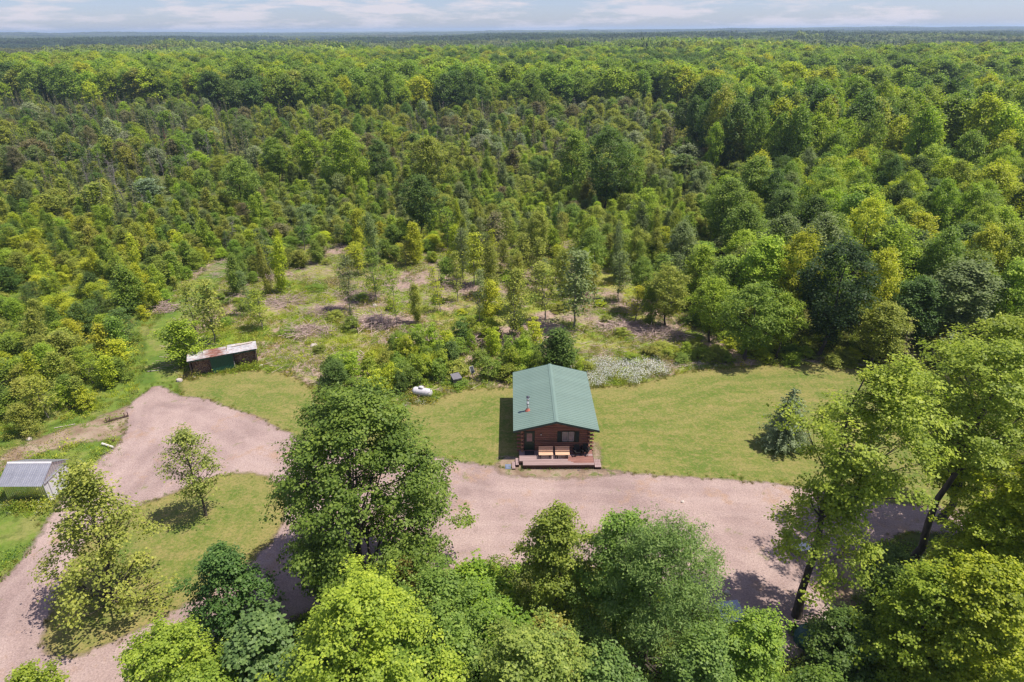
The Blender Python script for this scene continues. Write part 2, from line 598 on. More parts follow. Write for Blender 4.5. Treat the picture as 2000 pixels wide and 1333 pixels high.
def look(rs, P):
    P = np.atleast_2d(P)
    i = np.clip(((P[:, 1] - 12) / .4 + .5).astype(int), 0, rs.shape[0] - 1); j = np.clip(((P[:, 0] + 110) / .4 + .5).astype(int), 0, rs.shape[1] - 1)
    out = (P[:, 1] < 12) | (P[:, 1] > 140) | (np.abs(P[:, 0]) > 110)
    return np.where(out, -99.0, rs[i, j])


S_lawn, S_gravel, S_isle, S_track, S_dirt, S_cabin, S_clear = [raster(p) for p in (PG_lawn, PG_gravel, PG_isle, PG_track, PG_dirt, PG_cabin, PG_clear)]
S_yard = np.maximum.reduce([S_lawn, S_gravel, S_isle, S_track, S_cabin + 1.5])
sheet('meadow', PG_clear, .004, M_meadow, .7)
sheet('thicket_floor', smooth_poly(poly([(-500, 1000), (-500, 470), (0, 425), (250, 470), (420, 500), (430, 520), (380, 552), (300, 620), (290, 690), (290, 770), (200, 830), (60, 880), (-100, 930)]), 1), .002, M_track, 1.0)
sheet('rough_grass', smooth_poly(poly([(-200, 1210), (-200, 930), (0, 930), (110, 985), (100, 1015), (60, 1085), (0, 1150)]), 2), .004, M_track, .5)
sheet('rough_verge', smooth_poly(poly([(-200, 960), (-60, 900), (60, 850), (200, 790), (300, 760), (300, 830), (255, 880), (170, 930), (110, 985), (-100, 1010)]), 2), .007, M_track, .5)
sheet('grass_track', PG_track, .010, M_track, .4)
sheet('lawn', PG_lawn, .008, M_lawn, .4)
sheet('dirt_strip', PG_dirt, .011, M_dirt, .3)
sheet('gravel_driveway', PG_gravel, .014, M_gravel, .4)
sheet('driveway_island', PG_isle, .018, M_lawn, .4)
sheet('worn_ground', PG_bay, .021, M_stain, .3)
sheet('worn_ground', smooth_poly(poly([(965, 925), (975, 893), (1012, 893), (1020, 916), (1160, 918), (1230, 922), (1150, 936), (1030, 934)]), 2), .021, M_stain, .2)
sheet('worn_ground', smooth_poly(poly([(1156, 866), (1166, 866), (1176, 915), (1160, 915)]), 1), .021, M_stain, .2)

# ------------------------------------------------------------------ building materials
M_log = surf('stained_log', (.19, .082, .056), (.34, .16, .112), 2.5, .65, stretch=(.35, 5, 5), bump=.3, per_obj=.22)
M_logend = surf('log_end_grain', (.26, .13, .085), (.42, .24, .16), 12, .8)
M_gable = surf('gable_board', (.20, .082, .055), (.34, .15, .10), 3, .65, stretch=(.4, 4, 4), per_obj=.15)
M_roofgreen = surf('green_roof_metal', (.160, .238, .208), (.182, .262, .230), .8, .40, spec=.55, per_obj=.05)
M_trimgreen = surf('dark_green_trim', (.018, .050, .043), (.028, .068, .058), 2, .5)
M_doorgreen = surf('door_green_paint', (.012, .040, .024), (.020, .055, .034), 2, .4)
M_shutter = surf('shutter_green_black', (.012, .022, .016), (.02, .034, .024), 3, .5)
M_deck = surf('weathered_deck', (.27, .185, .185), (.40, .29, .295), 2.2, .8, stretch=(.3, 4, 4), per_obj=.09)
M_deckred = surf('red_stained_deck', (.20, .085, .07), (.34, .165, .14), 2.4, .75, stretch=(.3, 3, 3), per_obj=.12)
M_deckdark = surf('dark_red_skirt', (.055, .024, .022), (.10, .045, .04), 4, .8)
M_steel = surf('stainless_pipe', (.70, .70, .71), (.85, .85, .86), 4, .35, metal=.45)
M_boot = surf('red_rubber_boot', (.36, .10, .07), (.48, .16, .12), 6, .7)
M_soot = surf('sooty_cap', (.05, .05, .07), (.10, .10, .13), 6, .5, metal=.4)
M_pane = surf('curtained_glass', (.20, .17, .18), (.36, .31, .33), 1.6, .12, spec=.6)
M_rosepane = surf('door_glass_with_rose_blind', (.24, .12, .12), (.34, .22, .22), 3, .12, spec=.6)
M_frame = surf('white_vinyl', (.55, .53, .53), (.65, .63, .63), 4, .5)
M_brass = surf('brass', (.6, .45, .2), (.7, .55, .28), 5, .3, metal=1)
M_lampw = surf('white_lamp_glass', (.7, .68, .66), (.8, .78, .76), 5, .3)
M_pine = surf('light_pine', (.62, .36, .24), (.80, .52, .38), 3, .6, stretch=(.3, 4, 4), per_obj=.1)
M_black = surf('black_plastic', (.010, .010, .011), (.02, .02, .021), 4, .45)
M_mat = surf('charcoal_doormat', (.03, .026, .03), (.06, .052, .058), 20, .95)
M_bluemat = surf('blue_grey_mat', (.14, .17, .27), (.20, .24, .36), 14, .9)
M_galv = surf('galvanized_sheet', (.52, .52, .57), (.68, .68, .73), 1.6, .38, metal=.75, per_obj=.05)
M_zinc = surf('zinc_wall_sheet', (.70, .74, .70), (.84, .88, .84), 1.2, .22, metal=.95, per_obj=.05)
M_white = surf('white_painted_steel', (.60, .58, .62), (.72, .70, .74), 1.5, .5, per_obj=.03)
M_rust = surf('rusty_sheet', (.22, .10, .08), (.36, .20, .17), 1.1, .85, third=(.52, .45, .45), per_obj=.1)
M_rustgalv = surf('part_rusted_sheet', (.55, .54, .58), (.62, .58, .60), 1.1, .5, metal=.3, third=(.40, .17, .12), per_obj=.08)
M_greensheet = surf('green_sheet_metal', (.018, .085, .055), (.028, .115, .078), 1.2, .45, per_obj=.05)
M_oldwood = surf('grey_brown_timber', (.075, .05, .045), (.16, .115, .10), 3, .85, per_obj=.12)
M_fire = surf('split_firewood', (.14, .07, .05), (.40, .25, .18), 7, .85, third=(.52, .38, .30))
M_tank = surf('white_tank_paint', (.60, .58, .63), (.70, .68, .73), 2, .38, spec=.5)
M_tankgrey = surf('grey_tank_fitting', (.12, .12, .13), (.2, .2, .21), 3, .5)
M_concrete = surf('pale_concrete', (.4, .38, .36), (.55, .52, .5), 5, .9)
M_boxgrey = surf('dark_grey_cabinet', (.085, .08, .092), (.12, .115, .128), 3, .55)
M_boxlid = surf('grey_box_lid', (.15, .14, .16), (.20, .19, .215), 3, .5)
M_cell = surf('dark_panel', (.05, .055, .065), (.09, .1, .11), 5, .3)
M_stone = surf('pale_fieldstone', (.42, .36, .33), (.66, .58, .55), 4, .9, bump=.5)
M_rusty = surf('rusty_iron', (.09, .05, .045), (.17, .10, .085), 6, .8)
M_tarp = surf('teal_tarp', (.02, .075, .07), (.035, .12, .11), 3, .5)
M_bluesheet = surf('pale_blue_sheet', (.38, .43, .56), (.52, .57, .70), 2, .4, metal=.3)
M_plank = surf('bleached_plank', (.42, .36, .32), (.62, .55, .50), 3, .8, stretch=(.4, 4, 4))
M_plastic = surf('white_plastic', (.68, .67, .68), (.8, .79, .8), 3, .4)

# ------------------------------------------------------------------ log cabin
cabin = thing('log_cabin', 'small dark red-brown log cabin with a sage green metal roof on the lawn', 'cabin', (3.88, 47.87, 0))
HX, EAVE, RIDGE, YF, YB = 3.80, 3.10, 4.06, -0.92, 9.83
LH = 0.205          # log course
WX = 3.02           # side wall log centres
Z0 = 0.30
# openings of the front wall: (x0, x1, z0, z1)
OPEN_F = [(-2.80, -1.90, .45, 2.52), (0.58, 1.72, 1.40, 2.50)]


def front_logs(y, openings, z0, ncourse, dz):
    for k in range(ncourse):
        zc = z0 + k * LH + dz
        ext = .46 if k % 2 == 0 else .06
        x0, x1 = -WX - ext, WX + ext
        cuts = [(a, b) for a, b, c, d in openings if c - .06 < zc < d + .04]
        segs, s = [], x0
        for a, b in sorted(cuts):
            segs.append((s, a)); s = b
        segs.append((s, x1))
        for a, b in segs:
            r = LH * .53
            o = MB().bar((a, 0, 0), (b, 0, 0), r, n=10, caps=False).build('log', M_log, cabin, True)
            o.location = (0, y, zc)
            for e, sx in ((a, -1), (b, 1)):
                if abs(e) > WX + .1:
                    MB().bar((0, 0, 0), (.015 * sx, 0, 0), r * .98, n=10).build('log_end', M_logend, o).location = (e, 0, 0)


def side_logs(x, z0, ncourse):
    proto = {}
    for k in range(ncourse):
        zc = z0 + k * LH
        r = LH * .53
        if k % 2 not in proto:
            f = -.42 if k % 2 else .02
            q = MB().bar((0, f, 0), (0, 9.3 - f, 0), r, n=10, caps=False).build('log', M_log, cabin, True)
            q.location = (x, 0, zc)
            e1 = MB().bar((0, f - .012, 0), (0, f, 0), r * .98, n=10).build('log_end', M_logend, q)
            e2 = MB().bar((0, 9.3 - f, 0), (0, 9.312 - f, 0), r * .98, n=10).build('log_end', M_logend, q)
            proto[k % 2] = (q, e1, e2)
        else:
            q, e1, e2 = proto[k % 2]
            c = copy_part(q, cabin, (x, 0, zc))
            copy_part(e1, c); copy_part(e2, c)


front_logs(0, OPEN_F, Z0 + .1, 13, 0)
front_logs(9.3, [], Z0 + .1, 13, 0)
side_logs(-WX, Z0 + .1, 13)
side_logs(WX, Z0 + .1, 13)
# gable logs under the roof slope
for y in (0, 9.3):
    for k in range(5):
        zc = Z0 + .1 + (13 + k) * LH
        half = (RIDGE - .10 - zc - .08) / (RIDGE - EAVE) * HX
        half = min(half, WX)
        if half > .3:
            o = MB().bar((-half, 0, 0), (half, 0, 0), LH * .53, n=10).build('log', M_gable, cabin, True)
            o.location = (0, y, zc)
# stone footing
MB().box(-WX - .05, WX + .05, -.05, 9.35, 0, Z0 + .05).build('footing', M_deckdark, cabin)

# roof: decking under 12 ribbed panels a side
for sx in (-1, 1):
    slope = Vector((sx * HX, 0, EAVE - RIDGE))
    th = .09
    mb = MB()
    p = lambda u, y, dz: (sx * HX * u, y, RIDGE + (EAVE - RIDGE) * u + dz)
    vs = [p(.004, YF + .03, -.03), p(.985, YF + .03, -.03), p(.985, YB - .03, -.03), p(.004, YB - .03, -.03),
          p(.004, YF + .03, -.13), p(.985, YF + .03, -.13), p(.985, YB - .03, -.13), p(.004, YB - .03, -.13)]
    mb.add(vs, [(0, 1, 2, 3), (4, 7, 6, 5), (0, 4, 5, 1), (1, 5, 6, 2), (2, 6, 7, 3), (3, 7, 4, 0)])
    mb.build('roof_deck', M_oldwood, cabin)
    npan = 12
    w = (YB - YF) / npan
    mb = MB()
    prof = []
    for i in range(3):
        y = i * w / 3
        prof += [(y + .001, 0), (y + w / 3 - .075, 0), (y + w / 3 - .055, .03), (y + w / 3 - .022, .03), (y + w / 3 - .003, 0)]
    for y, h in prof:
        mb.v.append((sx * .03, y, h)); mb.v.append((sx * (HX + .02), y, h + (EAVE - RIDGE)))
    for i in range(len(prof) - 1):
        q = (2 * i, 2 * i + 1, 2 * i + 3, 2 * i + 2)
        mb.f.append(q if sx > 0 else q[::-1])
    pan = mb.build('roof_panel', M_roofgreen, cabin)
    pan.location = (0, YF, RIDGE - .012)
    for i in range(1, npan):
        copy_part(pan, cabin, (0, YF + i * w, RIDGE - .012 + (i % 2) * .0025))
    # rake and eave trim
    for y0, y1 in ((YF - .035, YF + .012), (YB - .012, YB + .035)):
        vs = [p(-.0, y0, .03), p(1.01, y0, .03), p(1.01, y0, -.17), p(-.0, y0, -.17), p(0, y1, .03), p(1.01, y1, .03), p(1.01, y1, -.17), p(0, y1, -.17)]
        MB().add(vs, [(0, 1, 2, 3), (4, 7, 6, 5), (0, 4, 5, 1), (1, 5, 6, 2), (2, 6, 7, 3), (3, 7, 4, 0)]).build('rake_trim', M_trimgreen, cabin)
    MB().box(sx * (HX - .06) - .02, sx * (HX - .06) + .02, YF + .02, YB - .02, EAVE - .16, EAVE - .035).build('eave_fascia', M_trimgreen, cabin)
mb = MB()
for y0, y1 in ((YF - .02, YB + .02),):
    sl = (EAVE - RIDGE) / HX
    vs = [(-.20, y0, RIDGE + .045 + .2 * sl), (0, y0, RIDGE + .06), (.20, y0, RIDGE + .045 + .2 * sl), (-.20, y1, RIDGE + .045 + .2 * sl), (0, y1, RIDGE + .06), (.20, y1, RIDGE + .045 + .2 * sl),
          (-.21, y0, RIDGE + .01 + .2 * sl), (.21, y0, RIDGE + .01 + .2 * sl), (-.21, y1, RIDGE + .01 + .2 * sl), (.21, y1, RIDGE + .01 + .2 * sl)]
    mb.add(vs, [(0, 1, 4, 3), (1, 2, 5, 4), (0, 3, 8, 6), (2, 7, 9, 5), (0, 6, 7, 2, 1), (3, 4, 5, 9, 8)])
mb.build('ridge_cap', M_roofgreen, cabin)

# chimney pipe
cx, cy = -2.46, 1.95
cz = RIDGE + (EAVE - RIDGE) * abs(cx) / HX
pipe = MB().bar((0, 0, -.15), (0, 0, 1.18), .105, n=16).build('chimney_pipe', M_steel, cabin, True)
pipe.location = (cx, cy, cz)
MB().lathe([(.27, -.06), (.24, .04), (.17, .09), (.125, .24), (.11, .25)], 18).build('flashing_boot', M_boot, pipe, True)
MB().lathe([(.11, .70), (.128, .70), (.128, .745), (.11, .745)], 18).build('pipe_band', M_soot, pipe, True)
MB().bar((0, 0, 1.06), (0, 0, 1.40), .128, n=16).build('pipe_section', M_steel, pipe, True)
MB().lathe([(.0, 1.53), (.10, 1.52), (.165, 1.47), (.165, 1.43), (.0, 1.43)], 18).build('rain_cap', M_soot, pipe, True)

# door
door = MB().box(-2.74, -1.96, -.075, -.03, .47, 2.47).build('door', M_doorgreen, cabin)
mb = MB()
mb.box(-2.83, -2.745, -.125, .05, .45, 2.56).box(-1.955, -1.87, -.125, .05, .45, 2.56).box(-2.744, -1.956, -.125, .05, 2.475, 2.56)
mb.build('door_frame', M_shutter, cabin)
MB().box(-2.60, -2.10, -.089, -.077, 1.42, 2.30).build('door_glass', M_rosepane, door)
mb = MB().box(-2.65, -2.602, -.098, -.076, 1.37, 2.35).box(-2.098, -2.05, -.098, -.076, 1.37, 2.35).box(-2.601, -2.099, -.098, -.076, 1.37, 1.418).box(-2.601, -2.099, -.098, -.076, 2.302, 2.35)
mb.build('glass_frame', M_doorgreen, door)
mb = MB().box(-2.62, -2.38, -.083, -.076, .60, 1.25).box(-2.32, -2.08, -.083, -.076, .60, 1.25)
mb.build('door_inset', M_doorgreen, door)
MB().lathe([(.0, .0), (.035, .01), (.035, .05), (0, .06)], 10, Matrix.Translation((-2.02, -.08, 1.38)) @ Matrix.Rotation(R(90), 4, 'X')).build('door_handle', M_brass, door, True)
MB().box(-2.78, -1.92, -.17, -.05, .455, .475).build('threshold', M_deckred, cabin)

# window with shutters
win = MB().box(.56, 1.74, -.13, .04, 1.36, 1.42).box(.56, 1.74, -.13, .04, 2.46, 2.53).box(.56, .62, -.128, .04, 1.421, 2.459).box(1.68, 1.74, -.128, .04, 1.421, 2.459).build('window', M_shutter, cabin)
MB().box(1.12, 1.18, -.118, .0, 1.421, 2.459).build('window_mullion', M_shutter, win)
for a, b in ((.622, 1.119), (1.181, 1.678)):
    fr = MB().box(a, b, -.095, -.06, 1.422, 1.462).box(a, b, -.095, -.06, 2.418, 2.458).box(a, a + .035, -.094, -.06, 1.463, 2.417).box(b - .035, b, -.094, -.06, 1.463, 2.417)
    sash = fr.build('window_sash', M_frame, win)
    MB().box(a + .036, b - .036, -.075, -.055, 1.464, 2.416).build('window_pane', M_pane, cabin).parent = win
for a, b in ((.16, .53), (1.77, 2.14)):
    sh = MB().box(a, b, -.145, -.112, 1.36, 2.53).build('shutter', M_shutter, cabin)
    mb = MB()
    for k in range(12):
        z = 1.44 + k * .085
        mb.add([(a + .05, -.146, z), (b - .05, -.146, z), (b - .05, -.168, z + .03), (a + .05, -.168, z + .03), (a + .05, -.146, z + .07), (b - .05, -.146, z + .07)], [(0, 1, 2, 3), (3, 2, 5, 4)])
    mb.build('louvre_blades', M_shutter, sh)
lamp = MB().box(-1.36, -1.26, -.16, -.11, 2.18, 2.34).build('wall_lamp', M_black, cabin)
MB().lathe([(.0, -.12), (.05, -.1), (.06, -.02), (.04, .03), (0, .04)], 10, Matrix.Translation((-1.31, -.22, 2.28))).build('lamp_shade', M_lampw, lamp, True)

# deck: planks left to right, paler boards at the left and red stained ones at the right
PW = .146
for k in range(15):
    y1 = -.12 - k * PW
    y0 = y1 - PW + .008
    left = -3.28 if y1 > -1.70 else -2.97
    right = 3.34
    red = None
    if 7 <= k <= 12: red = [0, 0, 0, 0, 0, 0, 0, .55, .75, .95, 1.15, 1.3, 1.45][k] + .12 * math.sin(k * 2.3)
    elif k <= 6: red = 1.35 + .25 * math.sin(k * 1.7)
    if k in (4, 5): red = None
    z1 = .45 + .002 * math.sin(k * 3.1)
    e = red if red is not None else .6 * math.sin(k * 2.9)
    MB().box(left, e - .003, y0, y1, .415, z1).build('deck_plank', M_deck, cabin)
    MB().box(e + .003, right, y0, y1, .415, z1).build('deck_plank', M_deckred if red is not None else M_deck, cabin)
MB().box(-2.99, 3.36, -2.36, -2.315, .24, .43).build('deck_rim', M_deckdark, cabin)
MB().box(-3.30, -2.995, -1.85, -1.81, .22, .42).build('deck_rim', M_deckdark, cabin)
MB().box(-3.33, -3.29, -1.84, -.1, .2, .42).build('deck_rim', M_deckdark, cabin)
MB().box(3.345, 3.385, -2.30, -.1, .2, .42).build('deck_rim', M_deckdark, cabin)
mb = MB()
for x in (-2.9, -1.7, -.5, .7, 1.9, 3.15):
    mb.box(x, x + .14, -2.30, -2.16, 0, .40).box(x, x + .14, -.5, -.36, 0, .40)
mb.build('deck_posts', M_oldwood, cabin)
mb = MB()
for k in range(44):
    x = -2.95 + k * .142
    mb.box(x, x + .085, -2.30, -2.28, .0, .25)
lat = mb.build('deck_skirt', M_deckdark, cabin)
# steps at both ends
for (x0, z) in ((-3.62, .30), (-3.93, .16)):
    y0, y1 = (-2.05, -1.05) if z > .2 else (-2.40, -1.40)
    t = MB().box(x0, x0 + .13, y0, y1, z - .035, z).build('step_board', M_deck, cabin)
    copy_part(t, cabin, (.145, 0, .001))
    MB().box(x0 - .02, x0 + .30, y0 + .02, y0 + .06, 0, z - .037).box(x0 - .02, x0 + .30, y1 - .06, y1 - .02, 0, z - .037).build('step_stringer', M_deckdark, cabin)
t = MB().box(3.40, 3.53, -2.40, -1.25, .235, .27).build('step_board', M_deck, cabin)
for k in range(1, 4): copy_part(t, cabin, (.142 * k, 0, .001 * k))
MB().box(3.41, 3.95, -2.38, -2.33, 0, .233).box(3.41, 3.95, -1.33, -1.28, 0, .233).build('step_stringer', M_deckdark, cabin)

mt = MB().box(-.43, .43, -.30, .30, 0, .018).box(-.40, .40, -.27, .27, .019, .024).build('doormat', M_mat)
mt.location = (3.88 - 2.36, 47.87 - .52, .455)
prop(mt, 'dark charcoal doormat lying before the green cabin door', 'doormat')
bm_ = MB().box(-.26, .26, -.34, .34, 0, .03).box(-.23, .23, -.31, .31, .031, .042).build('ground_mat', M_bluemat)
bm_.location = (-.42, 45.9, .03)
prop(bm_, 'blue-grey mat on the ground beside the lower porch step', 'mat')


def bench(x, y, label):
    b = thing('porch_bench', label, 'bench', (x, y, .452), 0, 'wooden benches on the porch')
    for k in range(4):
        MB().box(-.64, .64, -.26 + k * .115, -.26 + k * .115 + .10, .40 + k * -.006, .435 + k * -.006).build('seat_slat', M_pine, b)
    M = Matrix.Translation((0, .21, .43)) @ Matrix.Rotation(R(-24), 4, 'X')
    for k in range(4):
        MB().box(-.64, .64, -.018, .018, .05 + k * .12, .05 + k * .12 + .105, M).build('back_slat', M_pine, b)
    for sx in (-1, 1):
        mb = MB().box(sx * .47 - .035, sx * .47 + .035, -.24, -.16, 0, .39).box(sx * .47 - .035, sx * .47 + .035, .16, .24, 0, .372).box(sx * .47 - .03, sx * .47 + .03, -.159, .159, .30, .37)
        mb.build('bench_leg', M_black, b)
        MB().box(sx * .47 - .03, sx * .47 + .03, .02, .06, -.02, .52, M).build('back_post', M_black, b)
    return b


bench(2.98, 46.70, 'light pine bench on the porch, next to the cabin door')
bench(4.47, 46.70, 'light pine bench on the porch below the curtained window')


def lounge_chair(x, y, rz, label):
    c = thing('porch_chair', label, 'chair', (x, y, .452), rz, 'black slatted chairs on the porch')
    M = Matrix.Translation((0, .22, .26)) @ Matrix.Rotation(R(-26), 4, 'X')
    sl = MB().box(-.045, .045, -.012, .012, 0, .60, M).build('back_slat', M_black, c)
    for k in (-2, -1, 1, 2): copy_part(sl, c, (.105 * k, -.01 * abs(k), -.03 * abs(k)))
    Ms = Matrix.Translation((0, -.02, .33)) @ Matrix.Rotation(R(-13), 4, 'X')
    ss = MB().box(-.27, .27, -.30, -.22, -.012, .012, Ms).build('seat_slat', M_black, c)
    for k in range(1, 5): copy_part(ss, c, (0, .098 * k * .97, -.0225 * k))
    for sx in (-1, 1):
        MB().box(sx * .35 - .07, sx * .35 + .07, -.38, .34, .53, .555).build('armrest', M_black, c)
        MB().box(sx * .33 - .02, sx * .33 + .02, -.34, -.24, 0, .53).build('leg', M_black, c)
        MB().bar((sx * .29, -.22, .34), (sx * .29, .42, .03), .035, n=6).build('leg', M_black, c)
    return c


lounge_chair(3.88 + 2.02, 47.12, R(14), 'black slatted porch chair, the nearer to the benches of the pair')
lounge_chair(3.88 + 2.66, 47.22, R(-16), 'black slatted porch chair, tucked against the log corner of the cabin')

# ------------------------------------------------------------------ galvanized garden shed
GX0, GX1, GY0, GY1, GE, GR = -41.9, -38.5, 41.65, 44.6, 2.05, 2.92
shed = thing('metal_shed', 'galvanized metal garden shed with a ribbed gable roof beside the gravel loop', 'shed', ((GX0 + GX1) / 2, (GY0 + GY1) / 2, 0))
hx, hy = (GX1 - GX0) / 2, (GY1 - GY0) / 2


def ribbed(w, h, rib=.15, depth=.02, ridge_w=.035):
    """Ribbed sheet in the x (width) / z (height) plane, ribs towards -y."""
    mb = MB(); n = max(1, int(round(w / rib))); s = w / n
    prof = []
    for i in range(n):
        x = i * s
        prof += [(x, 0), (x + s - ridge_w - .024, 0), (x + s - ridge_w - .01, -depth), (x + s - .012, -depth)]
    prof.append((w, 0))
    for x, y in prof: mb.v += [(x, y, 0), (x, y, h)]
    for i in range(len(prof) - 1): mb.f.append((2 * i, 2 * i + 2, 2 * i + 3, 2 * i + 1))
    return mb


for k in range(4):
    w = 2 * hx / 4
    wp = ribbed(w - .004, 2.02, .17).build('wall_panel', M_zinc, shed); wp.location = (-hx + k * w, -hy, .03)
    wp2 = copy_part(wp, shed, (hx - k * w, hy, .03), (0, 0, math.pi))
for sgn in (1, -1):       # gables: ribbed cladding cut to the slope
    mb = MB(); n = 22
    ys = np.linspace(-hy, hy, n + 1)
    for i in range(n):
        a, b = ys[i], ys[i + 1]
        off = .018 if i % 2 else 0
        za = GE + (GR - GE) * (1 - abs(a) / hy) - .05; zb = GE + (GR - GE) * (1 - abs(b) / hy) - .05
        x = sgn * (hx + off)
        q = [(x, a, 1.80 if sgn > 0 else .03), (x, b, 1.80 if sgn > 0 else .03), (x, b, zb), (x, a, za)]
        mb.add(q, [(0, 1, 2, 3) if sgn > 0 else (3, 2, 1, 0)])
        if i:
            x0 = sgn * (hx + (.018 if (i - 1) % 2 else 0))
            mb.add([(x0, a, 1.8 if sgn > 0 else .03), (x, a, 1.8 if sgn > 0 else .03), (x, a, za), (x0, a, za)], [(0, 1, 2, 3)])
    mb.build('gable_panel', M_galv, shed)
for (a, b) in ((-hy, -hy + .48), (hy - .5, hy)):
    p = ribbed(b - a - .004, 1.78, .16).build('front_panel', M_white, shed)
    p.location = (hx, a, .03); p.rotation_euler = (0, 0, R(90))
for k, (a, b) in enumerate(((-hy + .49, -.02), (.0, hy - .51))):
    d = MB().box(hx + .022 + .028 * k, hx + .045 + .028 * k, a, b + .03, .06, 1.76).build('sliding_door', M_white, shed)
    MB().box(hx + .046 + .028 * k, hx + .06 + .028 * k, a + .03, a + .08, .06, 1.755).box(hx + .046 + .028 * k, hx + .06 + .028 * k, b - .05, b, .06, 1.755).build('door_stile', M_white, d)
    MB().box(hx + .047 + .028 * k, hx + .085 + .028 * k, (b - .1) if k == 0 else a + .12, (b - .07) if k == 0 else a + .15, .85, 1.05).build('door_handle', M_black, d)
MB().box(hx + .02, hx + .12, -hy, hy, 1.765, 1.82).build('door_rail', M_galv, shed)
MB().box(hx + .02, hx + .13, -hy, hy, .0, .055).build('door_track', M_white, shed)
for sy in (-1, 1):
    mb = MB().box(hx - .03, hx + .03, sy * hy - .03, sy * hy + .03, .0, 2.0)
    mb.build('corner_post', M_white, shed)
L_ = 2 * hx + .30
for sy in (-1, 1):
    run = hy + .36
    drop = (GR - GE) / hy * run
    ln = math.hypot(run, drop)
    npn = 4
    for k in range(npn):
        w = L_ / npn
        pr = ribbed(w - .004, ln, .20, .024, .05)
        o = pr.build('roof_panel', M_galv, shed)
        th = math.atan2(drop, run)
        # sheet runs from the eave up to the ridge
        M = Matrix.Translation((0, sy * run, GR - drop)) @ Matrix.Rotation(0 if sy < 0 else math.pi, 4, 'Z') @ Matrix.Rotation(-(math.pi / 2 - th), 4, 'X')
        M = M @ Matrix.Translation(((-L_ / 2 + k * w) if sy < 0 else (-L_ / 2 + k * w), 0, 0))
        o.matrix_local = M
mb = MB()
sl = (GR - GE) / hy
mb.add([(-L_ / 2, -.13, GR + .03 - .13 * sl), (L_ / 2, -.13, GR + .03 - .13 * sl), (L_ / 2, 0, GR + .045), (-L_ / 2, 0, GR + .045), (L_ / 2, .13, GR + .03 - .13 * sl), (-L_ / 2, .13, GR + .03 - .13 * sl)],
       [(0, 1, 2, 3), (3, 2, 4, 5)])
mb.build('ridge_cap', M_white, shed)
# white step stones in front of it
for k, (px, py, sc) in enumerate(((104, 976, .22), (92, 985, .16))):
    pass

# ------------------------------------------------------------------ open woodshed
pL, pR = at(376, 738), at(505, 713)
wyaw = math.atan2(pR.y - pL.y, pR.x - pL.x)
WL = (pR - pL).length
ws = thing('woodshed', 'lean-to woodshed with a rusty tin roof and a green metal middle bay', 'woodshed', pL, wyaw)
WD, WH0, WH1 = 2.3, 2.2, 1.95
for k, x in enumerate((.06, 2.12, 4.55, WL - .08)):
    MB().box(x - .08, x + .08, 0, .16, 0, WH0 - .06).build('post', M_oldwood, ws)
    MB().box(x - .07, x + .07, WD - .14, WD, 0, WH1 - .06).build('post', M_oldwood, ws)
for k in range(10):
    MB().box(0, WL, WD + .002, WD + .03, .03 + k * .185, .03 + k * .185 + .175).build('back_board', M_oldwood, ws)
for x in (-.035, WL + .01):
    for k in range(11):
        y = .17 + k * .19
        MB().box(x, x + .025, y, y + .18, .04, WH0 - .09 - (WH0 - WH1) * (y + .18) / WD).build('side_board', M_oldwood, ws)
for k in range(8):
    w = 2.36 / 8
    o = ribbed(w - .004, 2.08, .14, .022, .04).build('metal_panel', M_greensheet, ws)
    o.location = (2.16 + k * w, -.05, .03)
MB().box(2.1, 4.56, -.03, .0, .0, 2.1).build('bay_backing', M_oldwood, ws)
MB().box(4.53, 4.60, -.09, -.03, 0, 1.1).build('stake', M_plank, ws)
MB().box(-.12, WL + .12, -.34, -.30, WH0 - .13, WH0 - .005).build('fascia', M_trimgreen, ws)
def tin_roof():
    m, nt, out = new_mat('old_tin_roof')
    geo = node(nt, 'ShaderNodeNewGeometry')
    P = geo.outputs['Position']
    sp = node(nt, 'ShaderNodeSeparateXYZ'); nt.links.new(P, sp.inputs[0])
    lx = mathn(nt, 'ADD', mathn(nt, 'MULTIPLY', mathn(nt, 'SUBTRACT', sp.outputs['X'], pL.x), math.cos(wyaw)), mathn(nt, 'MULTIPLY', mathn(nt, 'SUBTRACT', sp.outputs['Y'], pL.y), math.sin(wyaw)))
    k = mathn(nt, 'ABSOLUTE', mathn(nt, 'SUBTRACT', lx, 2.75))
    k = mathn(nt, 'ADD', mathn(nt, 'SUBTRACT', 1.25, k), mathn(nt, 'MULTIPLY', mathn(nt, 'SUBTRACT', noise(nt, P, 1.3, 6, .7), .5), 5.0))
    k = maprange(nt, k, -.2, 1.0)
    tin = ramp(nt, noise(nt, P, 1.6, 5, .65), [(.35, (.33, .31, .33)), (.5, (.46, .45, .48)), (.65, (.55, .53, .55))])
    tin = mixc(nt, spot(nt, P, 2.4, .52, .62, .6, 5, .7), tin, (.36, .20, .16))
    rust = ramp(nt, noise(nt, P, 3.5, 5, .7), [(.35, (.13, .05, .038)), (.5, (.23, .095, .07)), (.65, (.34, .19, .16))])
    p = node(nt, 'ShaderNodeBsdfPrincipled')
    nt.links.new(mixc(nt, k, tin, rust), p.inputs['Base Color'])
    p.inputs['Roughness'].default_value = .6
    p.inputs['Metallic'].default_value = .15
    nt.links.new(p.outputs[0], out.inputs['Surface'])
    return m


